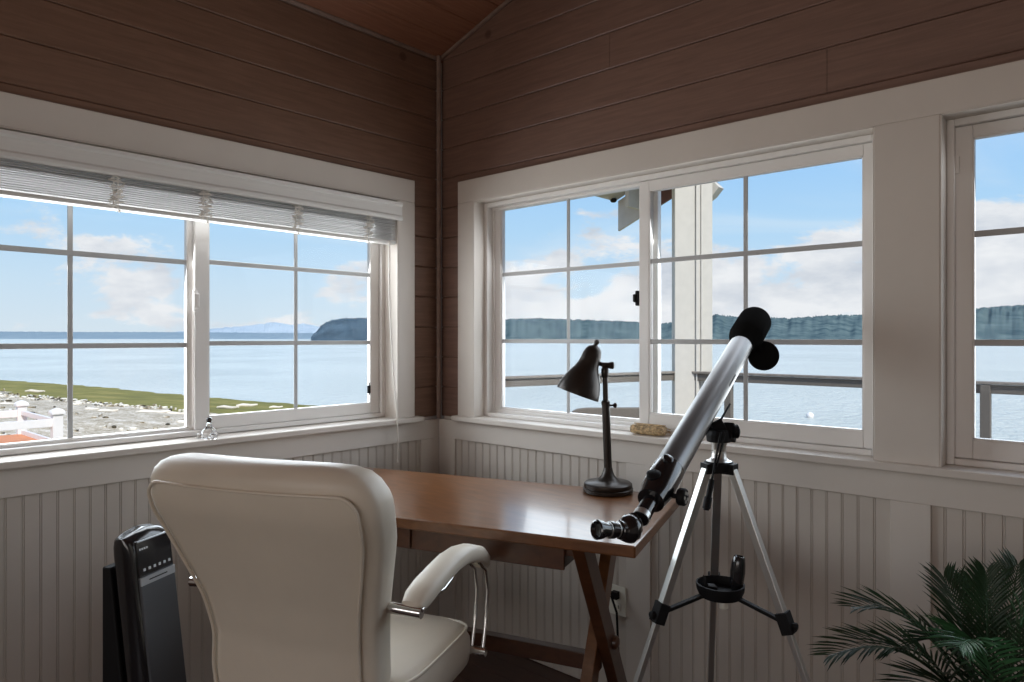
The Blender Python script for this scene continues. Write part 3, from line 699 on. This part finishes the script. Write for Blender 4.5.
tag(mb.build('spare_eyepiece',M['gloss'],smooth=True),'black spare eyepiece standing in the round tray of the tripod','eyepiece')
q=hc-Rv*.035+Z*.0142; mb=MB(); mb.prism([q-Rv*.018-Fv*.02,q+Rv*.028-Fv*.02,q+Rv*.02-Fv*.02+Z*.022,q-Rv*.004-Fv*.02+Z*.024,q-Rv*.012-Fv*.02+Z*.05],Fv*.03)
tag(mb.build('lens_adapter',M['black'],bevel=.003),'small black angular adapter lying in the left of the tripod tray','adapter')
# ---------------------------------------------------------------- sill objects
sb=Vector((1.30-.055,.035,STZ+.003)); mb=MB(); random.seed(9)
sc=Vector((1.255,.022,STZ+.003))
mb.rings([[sc+Vector((x,.030*math.cos(t)*f,.021+.021*math.sin(t)*f)) for t in [i*2*math.pi/14 for i in range(14)]] for x,f in ((-.078,.5),(-.072,.85),(-.04,1),(0,.95),(.04,1),(.072,.85),(.078,.45))])
for i in range(110):
    t=random.uniform(-.2,math.pi+.2); x=random.uniform(-.07,.05); dx=random.uniform(.02,.045); f=.97
    a=sc+Vector((x,-.031*math.cos(t)*f,.022+.022*math.sin(t))); b=sc+Vector((x+dx,-.031*math.cos(t+.3)*f,.022+.022*math.sin(t+.3))); mb.tube([a,b],.0022,4)
tag(mb.build('straw_bundle',M['straw'],base=sc),'bound bundle of straw lying on the right window sill','straw')
bp=Vector((-.012,-1.222,STZ)); bt=thing('crystal_bottle',bp,'small cut crystal bottle with black stopper on the left sill','bottle')
mb=MB(); mb.lathe(bp,Z,[(0,.024),(.004,.030),(.02,.032),(.034,.026),(.046,.013),(.060,.009),(.066,.011),(.068,.006)],10); mb.build('bottle_body',M['crystal'],bt)
for a in (0,2.1,4.2):
    q=bp+Vector((math.cos(a),math.sin(a),0))*.034; mb=MB(); mb.lathe(q,Z,[(0,.010),(.004,.014),(.018,.014),(.024,.007)],8); mb.build('crystal_facet',M['crystal'],bt)
mb=MB(); mb.lathe(bp+Z*.064,Z,[(0,.006),(.006,.010),(.014,.011),(.020,.006)],12); mb.build('stopper',M['gloss'],bt,smooth=True)
# ---------------------------------------------------------------- palm
pc=Vector((2.50,-.47,FLOOR)); palm=thing('potted_palm',pc,'leafy green potted palm in the lower right corner by the wall','plant')
mb=MB(); mb.lathe(pc,Z,[(0,.11),(.01,.125),(.12,.15),(.25,.165),(.26,.158),(.235,.15),(.23,.02)],36); mb.build('basket_pot',M['basket'],palm,smooth=True)
mb=MB(); random.seed(11)
for i in range(5):
    a=i*1.3; q=pc+Vector((math.cos(a)*.03,math.sin(a)*.03,.23)); mb.tube([q,q+Vector((math.cos(a)*.01,math.sin(a)*.01,.18)),Vector((pc.x+math.cos(a)*.015,pc.y+math.sin(a)*.015,.42))],[.02,.016,.013],8)
mb.build('trunk',M['stem'],palm,smooth=True)
def frond(base,tip,rise,leaf,width,mt,droop=.35,seed=0,n=28):
    random.seed(seed); base=Vector(base); tip=Vector(tip); mb=MB(); pts=[]
    for i in range(17):
        t=i/16; q=base.lerp(tip,t)+Z*rise*math.sin(math.pi*t*.9)*1.0; pts.append(q)
    mb.tube(pts,[.005*(1-.75*i/16) for i in range(17)],6)
    for i in range(n):
        t=.18+.82*i/(n-1); k=t*16; j=min(15,int(k)); q=pts[j].lerp(pts[j+1],k-j); tg=(pts[j+1]-pts[j]).normalized()
        sdv=tg.cross(Z).normalized(); up=sdv.cross(tg)
        L=leaf*(math.sin(math.pi*min(1,(t*.88+.06)))**.55)*(1 if t<.98 else .8)
        for s_ in (-1,1):
            dr=(tg*(.72+.35*t)+sdv*s_*(.85-.3*t)+up*random.uniform(.05,.32)).normalized()
            LL=L*random.uniform(.85,1.1); wv=dr.cross(up).normalized()*width
            m1=q+dr*LL*.35; m2=q+dr*LL*.7-Z*LL*droop*.16; e=q+dr*LL-Z*LL*droop*.42
            th=up*.0008
            a=[q-wv*.3,q+wv*.3,m1+wv,m2+wv*.75,e,m2-wv*.75,m1-wv]
            v=[mb.bm.verts.new(p+th) for p in a]; c=mb.bm.verts.new(m1+th-up*.002); 
            mb.bm.faces.new((v[0],v[1],v[2],c)); mb.bm.faces.new((v[0],c,v[6])) ; mb.bm.faces.new((c,v[2],v[3],v[4])); mb.bm.faces.new((c,v[4],v[5],v[6]))
    return mb.build('frond',mt,palm)
crown=Vector((pc.x,pc.y,.42))
FR=[((838,600),1.62,.10,'leaf',0),((812,648),1.58,.10,'leaf',1),((868,640),1.66,.09,'leaf',2),((944,560),1.86,.05,'leaf',3),((972,562),1.9,.05,'leaf',4),((986,556),1.72,.05,'leaf',5),((1018,548),1.80,.05,'leaf',6),((1045,585),1.6,.12,'leaf2',7),((925,628),1.75,.08,'leaf',8),((960,640),1.5,.10,'leaf2',9),((1060,640),1.45,.1,'leaf',10),((900,690),1.45,.08,'leaf',11)]
for (px,py),d,rise,mt,sd_ in FR:
    frond(crown+Vector((random.uniform(-.02,.02),random.uniform(-.02,.02),random.uniform(-.03,.03))),pt(px+(20 if px<900 else 0),py+(24 if py<600 and px>930 else 21),d),rise,.14,.0032,M[mt],seed=sd_)
# ---------------------------------------------------------------- deck outside the right wall
mb=MB()
DK=[(-1.9,6.3),(6,6.3),(6,.2),(-2.0,.2),(-3.2,1.9),(-2.85,3.45)]
mb.prism([(x,y,-.25) for x,y in DK],(0,0,.15)); struct(mb.build('deck',M['deckw']),'grey wooden deck outside the right windows','deck')
def railing(p0,p1,z,posts,lab,name='deck_railing'):
    p0=Vector((*p0,0)); p1=Vector((*p1,0)); r=thing(name,Vector((*((p0+p1)/2).xy,-.1)),lab,'railing')
    mb=MB(); mb.bar(p0+Z*(z-.02),p1+Z*(z-.02),.10,.03); mb.build('cap_rail',M['railcap'],r,bevel=.006)
    mb=MB(); mb.bar(p0+Z*(z-.085),p1+Z*(z-.085),.05,.09); mb.build('top_rail',M['rail'],r,bevel=.004)
    mb=MB(); mb.bar(p0+Z*.02,p1+Z*.02,.05,.09); mb.build('bottom_rail',M['rail'],r,bevel=.004)
    for t in posts:
        q=p0.lerp(p1,t); mb=MB(); mb.box(q.x-.045,q.x+.045,q.y-.045,q.y+.045,-.1,z-.04); mb.build('post',M['rail'],r,bevel=.004)
    return r
railing((-1.80,6.16),(5.6,6.08),.945,(.077,.42,.455,.712,.97),'weathered grey deck railing running right of the white porch post')
railing((-1.93,6.06),(-3.15,2.2),.945,(.97,),'weathered grey deck railing seen through the corner window')
# porch column
pA=pt(671,300,9.4); pB=pt(697,300,9.4); pC=pt(712,300,9.4)
col=thing('porch_column',Vector((pB.x,pB.y,-.1)),'tall square white porch column at the deck corner','column')
mb=MB(); w1=.26; x0,y0_=pB.x,pB.y
# faces: toward -y/-x... square shaft turned with the view of the corner
e1=(pA-pB); e1.z=0; W1=e1.length-.05; e1.normalize(); e1=(Rv*-1); e2=Fv
B0=Vector((pB.x,pB.y,0))
mb.obox(B0,e1,e2,Z,-.21,W1,0,.18,-.1,3.9); mb.build('shaft',M['whitepost'],col,bevel=.01)
mb=MB(); mb.obox(B0,e1,e2,Z,-.02,.02,-.03,.0,-.1,3.9); mb.obox(B0,e1,e2,Z,-.075,-.05,-.02,.0,-.1,3.9); mb.build('corner_board',M['whitepost'],col,bevel=.004)
# porch roof
def PY(px,py,Y):
    r=Fv+Rv*((px-512)/FPX)+Z*((HZ-py)/FPX); t=(Y-CAM.y)/r.y; return CAM+r*t
YR=6.45
a=PY(618,231,YR); b=PY(618,201,YR); c=PY(671,197.5,YR); sl=(c.z-a.z)/(c.x-a.x)
pr=thing('porch_roof',Vector((a.x+1,YR-.5,a.z)),'white fascia and brown soffit of the porch roof above the column','roof')
xe=a.x+1.9; h=b.z-a.z; zt_=a.z+sl*1.9
mb=MB(); xw=PY(650,200,YR).x
mb.prism([(a.x,YR,a.z),(xw,YR,a.z+sl*(xw-a.x)),(xw,YR,a.z+sl*(xw-a.x)+h),(a.x,YR,b.z)],(0,.05,0)); mb.build('fascia_return',M['whitepost'],pr,bevel=.004)
mb=MB(); mb.prism([(xw,YR+.01,a.z+sl*(xw-a.x)),(xe,YR+.01,zt_),(xe,YR+.01,zt_+h),(xw,YR+.01,a.z+sl*(xw-a.x)+h)],(0,.05,0)); mb.build('rake_board',M['soffit'],pr)
mb=MB(); y2=YR-2.6
mb.hexa([(a.x-.05,y2,b.z),(xe,y2,zt_+h),(xe,YR,zt_+h),(a.x-.05,YR,b.z),(a.x-.05,y2,b.z+.12),(xe,y2,zt_+h+.12),(xe,YR,zt_+h+.12),(a.x-.05,YR,b.z+.12)]); mb.build('soffit',M['whitepost'],pr)
mb=MB(); q=PY(634.5,203,YR-.25); mb.box(q.x-.03,q.x+.03,YR-.45,YR-.0,q.z-.08,q.z+.3); mb.build('bracket',M['whitepost'],pr,bevel=.004)
q=PY(714,188,YR); mb=MB(); q1=PY(702,170,YR); q2=PY(719,187,YR); q3=PY(712,196,YR); q4=PY(702,204,YR)
mb.prism([q1,q2,q3,q4],(0,.15,0)); mb.build('eave_tip',M['whitepost'],pr)
mb=MB(); q=PY(613.5,201,YR-.1); mb.lathe(q-Z*.02,Z,[(0,.03),(.02,.05),(.05,.05),(.06,.03)],14); mb.tube([q+Z*.04,Vector((a.x,q.y,b.z+.03))],.012,6); mb.build('flood_light',M['black'],pr,smooth=True)
# patio chair outside
pcx=pt(612,410,6.0); ch=thing('patio_chair',Vector((pcx.x,pcx.y,-.1)),'dark patio chair on the deck, only its rounded backrest top visible','chair')
e1=Rv; e2=Fv
mb=MB(); o_=Vector((pcx.x,pcx.y,0)); poly=[]
x0_,x1_=-.36,.33; zt2=.79
for x_,z_ in ((x0_,.40),(x0_,.72),(x0_+.02,.755),(x0_+.06,.775),(x0_+.14,.785),(x1_-.1,.787),(x1_-.03,.775),(x1_,.74),(x1_,.40)): poly.append(o_+e1*x_+Z*z_)
mb.prism(poly,e2*.04); mb.build('backrest',M['rail'],ch,bevel=.01)
mb=MB(); mb.obox(o_,e1,e2,Z,x0_,x1_,.04,.52,.33,.38); mb.build('seat',M['rail'],ch,bevel=.01)
for aa in (x0_+.02,x1_-.07):
    for bb in (.0,.46): mb=MB(); mb.obox(o_,e1,e2,Z,aa,aa+.05,bb,bb+.05,-.1,.36); mb.build('leg',M['rail'],ch,bevel=.004)
    mb=MB(); mb.obox(o_,e1,e2,Z,aa-.01,aa+.06,.03,.5,.54,.57); mb.obox(o_,e1,e2,Z,aa,aa+.05,.44,.49,.36,.54); mb.build('armrest',M['rail'],ch,bevel=.004)
# ---------------------------------------------------------------- beach side
SHORE=[(-400,-10),(-160,12),(-99,18.7),(-76.7,22.5),(-58.5,23.8),(-45.4,25.7),(-37.2,27.5),(-29,27.5),(-22,23),(-14,17),(0,14),(20,12),(90,6)]
def shore_y(x):
    for (x0,y0),(x1,y1) in zip(SHORE,SHORE[1:]):
        if x0<=x<=x1: t=(x-x0)/(x1-x0); return y0+(y1-y0)*t
    return SHORE[0][1] if x<SHORE[0][0] else SHORE[-1][1]
SEA=-3.6
def gz(s):
    tab=[(-12,-.7),(0,0),(15,1.08),(30,2.2),(45,2.7),(80,3.0)]
    for (a,b),(c,d) in zip(tab,tab[1:]):
        if a<=s<=c: return SEA+b+(d-b)*(s-a)/(c-a)
    return SEA+(tab[0][1] if s<tab[0][0] else tab[-1][1])
def terrain(name,s0,s1,ns,mt,jit,lab,dz=0):
    mb=MB(); xs=[-400,-330,-270,-220,-180]+[-150+i*1.0 for i in range(136)]+[-13,-10,-5,0,10,20,40,80]; rows=[]
    for x in xs:
        r=[]
        for i in range(ns+1):
            s=s0+(s1-s0)*i/ns
            j=mnoise.noise(Vector((x*.35,s*.1,3)))*jit if i==0 else 0
            if name!='gravel_beach' and i==0: j=mnoise.noise(Vector((x*.25,0,1)))*.7
            z=gz(s+j)+mnoise.noise(Vector((x*.4,s*.4,0)))*.06+dz
            r.append(mb.bm.verts.new(Vector((x,shore_y(x)-s-j,z))))
        rows.append(r)
    for a,b in zip(rows,rows[1:]):
        for i in range(ns): mb.bm.faces.new((a[i],a[i+1],b[i+1],b[i]))
    return struct(mb.build(name,mt),lab,'ground')
mb=MB(); L=30000
mb.box(-L,L,-L,L,SEA-1,SEA); struct(mb.build('sea',M['water']),'calm pale sea water reaching to the horizon','water')
terrain('tidal_flat',-1.5,20,24,M['flat'],0,'green weed covered tidal flat along the shore')
terrain('gravel_beach',13.5,80,60,M['gravel'],3.0,'grey and white gravel beach beside the fence',.07)
random.seed(21)
logs=[((35,391.5),62,3.4,.22),((108,411),37,1.6,.16),((152,412),37,3.0,.18),((176,413.5),36.5,1.8,.16),((228,407.5),41,2.6,.18),((247,405.5),43,2.2,.2),((276,407),42,1.4,.15),((92,409),38,1.2,.15),((8,404),41,1.6,.15)]
def ground_at(p): return gz(shore_y(p.x)-p.y)
proto=None
for i,((px,py),d,ln_,r_) in enumerate(logs):
    p=pt(px,py,d); 
    # follow the view ray to the beach surface
    for it in range(400):
        q=pt(px,py,20+it*.2)
        if q.z<=ground_at(q)+.08: p=q; break
    r_*=.55; ln_*=.6; a=Rv*1.0+Fv*random.uniform(-.5,.5); a.normalize(); z=ground_at(p)+r_*.6
    mb=MB(); b0=Vector((p.x,p.y,z))
    mb.tube([b0-a*ln_/2,b0-a*ln_*.2+Z*.05,b0+a*ln_*.2,b0+a*ln_/2+Z*.06],[r_*.6,r_,r_*.9,r_*.45],8)
    tag(mb.build('driftwood_log',M['drift'],smooth=True),'bleached driftwood log lying on the beach seen through the left window','driftwood','driftwood logs on the beach')
random.seed(77)
mb=MB(); LOGP=[BASE[o] for o in BASE if o.name.startswith('driftwood_log')]
for i in range(1500):
    x=random.uniform(-75,-8); line=i%3==0; sdd=random.gauss(14.2,.9) if line else random.uniform(13,32); y=shore_y(x)-sdd; zc_=gz(sdd)+.1; r0=random.uniform(.03,.09)
    if min((Vector((x,y))-q.xy).length for q in LOGP)<2.2: continue
    a=random.uniform(0,3.14); d1=Vector((math.cos(a),math.sin(a),0)); d2=Vector((-math.sin(a),math.cos(a),0)); L1=r0*random.uniform(1,3.5)
    mb.rings([[Vector((x,y,zc_))+d1*(L1*math.cos(t)*f)+d2*(r0*math.sin(t)*f)+Z*h for t in (0,1.05,2.1,3.14,4.2,5.25)] for f,h in ((.8,-.1),(1,.02),(.5,r0*.7))])
m,nt,b=newmat('strewn_stones'); n=noise_node(nt,1.9,2,.5,(1,1,1)); r=ramp(nt,n.outputs['Fac'],[(.40,(.07,.055,.03)),(.47,(.35,.28,.18)),(.52,(.75,.70,.60)),(.7,(.9,.86,.78))]); nt.links.new(r.outputs['Color'],b.inputs['Base Color'])
tag(mb.build('beach_stones',m),'pale and dark stones and wrack strewn over the gravel beach','stones',kind='stuff')
# terracotta terrace with white fence
P1=pt(57,440,9.8); P1.z=-.12; P2=pt(21.5,434,11.0); P2.z=-.12
d12=(P2-P1); d12.z=0; n12=Vector((-d12.y,d12.x,0)).normalized()
if n12.dot(Rv)>0: n12=-n12
far1=P1+n12*6; far2=P2+n12*6; fdir=(P1-P2).normalized()
mb=MB(); back1=P1+fdir*2.2; mb.prism([Vector((p.x,p.y,-.32)) for p in (P1-n12*.1,P2-n12*.1,far2,far1)],(0,0,.2))
tr_=mb.build('terrace',M['orange']); struct(tr_,'terracotta coloured terrace inside the white fence','terrace')
mb=MB()
for p in (P1-n12*-.1,P2-n12*-.1,far2-n12*.2,far1-n12*.2): mb.box(p.x-.08,p.x+.08,p.y-.08,p.y+.08,-3.2,-.32)
mb.build('terrace_pier',M['deckw'],tr_)
fn=thing('white_fence',P1,'low white vinyl fence with capped posts around the terrace','fence')
def fpost(p,h):
    mb=MB(); w=.062; mb.obox(p,n12,fdir,Z,-w,w,-w,w,0,h); po=mb.build('post',M['fence'],fn,bevel=.004)
    mb=MB(); q=Vector((p.x,p.y,p.z+h)); mb.obox(q,n12,fdir,Z,-.085,.085,-.085,.085,0,.03)
    mb.rings([[q+n12*(x*f)+fdir*(y*f)+Z*z for x,y in ((-1,-1),(1,-1),(1,1),(-1,1))] for f,z in ((.085,.03),(.075,.05),(.05,.07),(.015,.085))]); mb.build('post_cap',M['fence'],po,bevel=.004)
h1=.44
for p in (P1,P2,P1+n12*2.6,P2+n12*2.6,P1+n12*5.2,P2+n12*5.2): fpost(p,h1)
def frail(p,q,z0,z1):
    mb=MB(); mb.bar(p+Z*((z0+z1)/2),q+Z*((z0+z1)/2),.045,z1-z0); mb.build('rail',M['fence'],fn,bevel=.004)
frail(P1,P1+n12*5.2,.27,.38); frail(P2,P2+n12*5.2,.27,.38); frail(P1,P2,.30,.37); frail(P1,P2,.0,.07)
# buoy
q=pt(810,418,44); mb=MB(); mb.lathe(Vector((q.x,q.y,SEA-.12)),Z,[(0,.05),(.08,.17),(.2,.235),(.32,.22),(.42,.14),(.46,.03)],20)
tag(mb.build('mooring_buoy',M['fence'],smooth=True),'round white mooring buoy floating on the water right of the telescope','buoy')
# ---------------------------------------------------------------- far land
def ridge(name,crest,d,depth,mt,lab,rough=3,seed=0,parts=None,nj=.5,step=1.0,edge=True):
    # crest: list of (px, py) describing the skyline of the land as seen from the house; d distance
    mb=MB(); rows=[]; px=crest[0][0]; px1=crest[-1][0]
    while px<=px1+.01:
        for (x0,y0),(x1,y1) in zip(crest,crest[1:]):
            if x0<=px<=x1: t=(px-x0)/(x1-x0); py=y0+(y1-y0)*t; break
        tp=pt(px,py,d); h=tp.z-SEA
        hh=h+mnoise.noise(Vector((px*.21,seed,0)))*rough*.6; tj=(mnoise.noise(Vector((px*1.1,seed,5)))+.3)*rough*nj
        r=[]
        for k,(f,zf) in enumerate(((-1.0,0),(-.93,.05),(-.7,.38),(-.4,.72),(-.15,.9),(-.05,.97),(0,1.0),(.4,.9),(1,0))):
            dd=d+depth*f; b=CAM+Fv*dd+Rv*((px-512)/FPX*dd*(1 if f<=0 else 1)); 
            jz=mnoise.noise(Vector((px*.12,k*.9,seed+9)))*h*.10 if 1<k<5 else 0
            r.append(mb.bm.verts.new(Vector((b.x,b.y,SEA-.5+(hh*zf+jz+(tj if zf>=.99 else 0)+(mnoise.noise(Vector((px*.09,k*.5,seed)))*rough*.8 if 0<k<5 else 0))))))
        rows.append(r); px+=step
    for a,b in zip(rows,rows[1:]):
        for i in range(8): mb.bm.faces.new((a[i],b[i],b[i+1],a[i+1]))
    mb.bm.faces.new(rows[0]); mb.bm.faces.new(list(reversed(rows[-1])))
    return struct(mb.build(name,mt),lab,'land')
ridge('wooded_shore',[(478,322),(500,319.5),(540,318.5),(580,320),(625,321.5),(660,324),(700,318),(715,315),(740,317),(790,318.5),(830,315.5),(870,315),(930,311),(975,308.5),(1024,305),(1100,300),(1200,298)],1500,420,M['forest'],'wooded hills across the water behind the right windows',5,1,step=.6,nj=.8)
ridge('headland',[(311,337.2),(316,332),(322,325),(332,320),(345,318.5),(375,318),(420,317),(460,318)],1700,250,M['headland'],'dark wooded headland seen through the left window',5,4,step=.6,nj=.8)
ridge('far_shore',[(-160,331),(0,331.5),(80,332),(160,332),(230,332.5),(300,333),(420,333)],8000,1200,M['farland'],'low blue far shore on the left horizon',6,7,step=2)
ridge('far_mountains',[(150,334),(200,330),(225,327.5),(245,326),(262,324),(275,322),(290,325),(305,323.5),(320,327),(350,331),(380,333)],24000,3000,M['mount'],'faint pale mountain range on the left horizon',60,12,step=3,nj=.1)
# small houses along the far shore
random.seed(31)
hp0=None; spots=[]
for px in (505,514,531,552,560,583,604,622,636,720,738,803,822,838,851,978,996,1012): spots.append((px,1085,0))
for px,h in ((806,.32),(812,.42),(822,.35),(830,.5),(836,.4),(842,.35),(990,.45),(975,.55)): spots.append((px,1180+h*240,h))
for i,(px,d,h) in enumerate(spots):
    g=Vector(pt(px,HZ,d)); z=SEA+ (0.6 if h==0 else 5+h*45)
    w_,dd_,hh_=random.uniform(5,9),7,4
    if hp0 is None:
        base=Vector((g.x,g.y,z)); hp0=thing('shore_house',base,'small pale house on the far wooded shore','house','pale houses along the far shore')
        mb=MB(); mb.obox(base,Rv,Fv,Z,-3,3,0,5,-3,1.6); mb.build('walls',M['house'],hp0)
        mb=MB(); mb.prism([base+Rv*-3.4+Z*1.6,base+Rv*3.4+Z*1.6,base+Rv*1.2+Z*2.8,base-Rv*1.2+Z*2.8],Fv*5.4); mb.build('roof',M['roof'],hp0)
    else: copy_tree(hp0,Vector((g.x,g.y,z))-BASE[hp0])
# ---------------------------------------------------------------- world
w=bpy.data.worlds.new('World'); scn.world=w; w.use_nodes=True; nt=w.node_tree; nt.nodes.clear()
N_=nt.nodes.new; Lk=nt.links.new
tc=N_('ShaderNodeTexCoord'); sx=N_('ShaderNodeSeparateXYZ'); Lk(tc.outputs['Generated'],sx.inputs[0])
r=N_('ShaderNodeValToRGB'); Lk(sx.outputs['Z'],r.inputs['Fac']); e=r.color_ramp.elements
stops=[(0,(.72,.81,.89)),(.07,(.62,.78,.93)),(.15,(.47,.71,.96)),(.24,(.36,.63,.98)),(.38,(.31,.57,.95)),(.7,(.17,.36,.78)),(1,(.14,.30,.70))]
while len(e)<len(stops): e.new(.5)
for i,(p,c) in enumerate(stops): e[i].position=p; e[i].color=(*c,1)
def mapn(scale,loc=(0,0,0)):
    m=N_('ShaderNodeMapping'); m.inputs['Scale'].default_value=scale; m.inputs['Location'].default_value=loc; Lk(tc.outputs['Generated'],m.inputs[0]); return m
def nz(m,s,d,ro=.6,di=0):
    n=N_('ShaderNodeTexNoise'); n.inputs['Scale'].default_value=s; n.inputs['Detail'].default_value=d; n.inputs['Roughness'].default_value=ro; n.inputs['Distortion'].default_value=di; Lk(m.outputs[0],n.inputs[0]); return n
def mr(v,a,b,c=0,d=1):
    n=N_('ShaderNodeMapRange'); n.interpolation_type='SMOOTHSTEP'; Lk(v,n.inputs[0]); n.inputs[1].default_value=a; n.inputs[2].default_value=b; n.inputs[3].default_value=c; n.inputs[4].default_value=d; return n.outputs[0]
def mth(op,a,b):
    n=N_('ShaderNodeMath'); n.operation=op
    for i,v in enumerate((a,b)):
        if isinstance(v,(int,float)): n.inputs[i].default_value=v
        else: Lk(v,n.inputs[i])
    return n.outputs[0]
# cumulus bank: stronger toward +y side (over the water beyond the right wall)
n1=nz(mapn((1,1,2.2),(3.1,1.7,.4)),5.5,9,.58,.15)
bank=mr(sx.outputs['Z'],.10,.20,1,0); east=mr(sx.outputs['X'],-.85,-.45,.36,1)
thr=mth('ADD',n1.outputs['Fac'],mth('MULTIPLY',mth('MULTIPLY',bank,east),.20))
thr=mth('SUBTRACT',thr,mth('MULTIPLY',mth('SUBTRACT',1.0,bank),.11))
cum=mr(thr,.54,.62)
n2=nz(mapn((1,1,5),(0,4,0)),2.2,6,.55,.6); wisp=mth('MULTIPLY',mr(n2.outputs['Fac'],.50,.78),.55)
cc=N_('ShaderNodeValToRGB'); n3=nz(mapn((1,1,2.5),(2,2,5)),9,5,.6); Lk(n3.outputs['Fac'],cc.inputs['Fac'])
cc.color_ramp.elements[0].position=.3; cc.color_ramp.elements[0].color=(.62,.66,.74,1); cc.color_ramp.elements[1].position=.6; cc.color_ramp.elements[1].color=(.90,.90,.93,1)
mx=N_('ShaderNodeMix'); mx.data_type='RGBA'; Lk(wisp,mx.inputs[0]); Lk(r.outputs[0],mx.inputs[6]); mx.inputs[7].default_value=(.82,.88,.95,1)
mx2=N_('ShaderNodeMix'); mx2.data_type='RGBA'; Lk(cum,mx2.inputs[0]); Lk(mx.outputs[2],mx2.inputs[6]); Lk(cc.outputs[0],mx2.inputs[7])
bg=N_('ShaderNodeBackground'); bg.inputs[1].default_value=1.0; Lk(mx2.outputs[2],bg.inputs[0]); wo=N_('ShaderNodeOutputWorld'); Lk(bg.outputs[0],wo.inputs[0])
# ---------------------------------------------------------------- lights
def area(name,loc,target,sx_,sy_,power,col=(1,1,1)):
    l=bpy.data.lights.new(name,'AREA'); l.shape='RECTANGLE'; l.size=sx_*S; l.size_y=sy_*S; l.energy=power; l.color=col
    o=bpy.data.objects.new(name,l); COL.objects.link(o); o.location=Vector(loc)*S; o.rotation_euler=(Vector(target)-Vector(loc)).to_track_quat('-Z','Y').to_euler(); return o
sun=bpy.data.lights.new('sun','SUN'); sun.energy=4.6; sun.angle=.02; sun.color=(1,.95,.88)
so=bpy.data.objects.new('sun',sun); COL.objects.link(so); so.rotation_euler=Vector((-.62,.30,-.72)).to_track_quat('-Z','Y').to_euler()
area('window_daylight_back',(1.8,-RY-.02,1.55),(1.6,0,2.2),1.7,1.4,13,(1,.87,.76))  # added area lamp, fills the room from behind the camera
area('window_daylight_back',(3.8,-RY-.02,1.55),(2.6,0,2.2),1.7,1.4,10,(1,.87,.76))  # second added fill lamp behind the camera
# added lamps at the three real windows, boosting the daylight entering there
area('window_daylight_left',(-.20,-1.2,1.45),(2,-1.2,.9),1.7,1.0,23,(.93,.97,1))
area('window_daylight_corner',(1.2,.20,1.5),(1.2,-2,.9),1.7,1.0,13,(.93,.97,1))
area('window_daylight_right',(3.15,.20,1.5),(3.15,-2,.9),1.6,1.0,7,(.93,.97,1))
# ---------------------------------------------------------------- camera
cam=bpy.data.cameras.new('camera'); co=bpy.data.objects.new('camera',cam); COL.objects.link(co)
cam.sensor_width=36; cam.lens=FPX*36/1024; cam.shift_y=-(341-HZ)/1024; cam.clip_start=.05; cam.clip_end=60000
co.location=CAM*S; co.rotation_euler=(math.pi/2,0,YAW); scn.camera=co
vs=scn.view_settings; vs.view_transform='Standard'; vs.look='None'; vs.exposure=0; vs.gamma=1; vs.use_curve_mapping=False
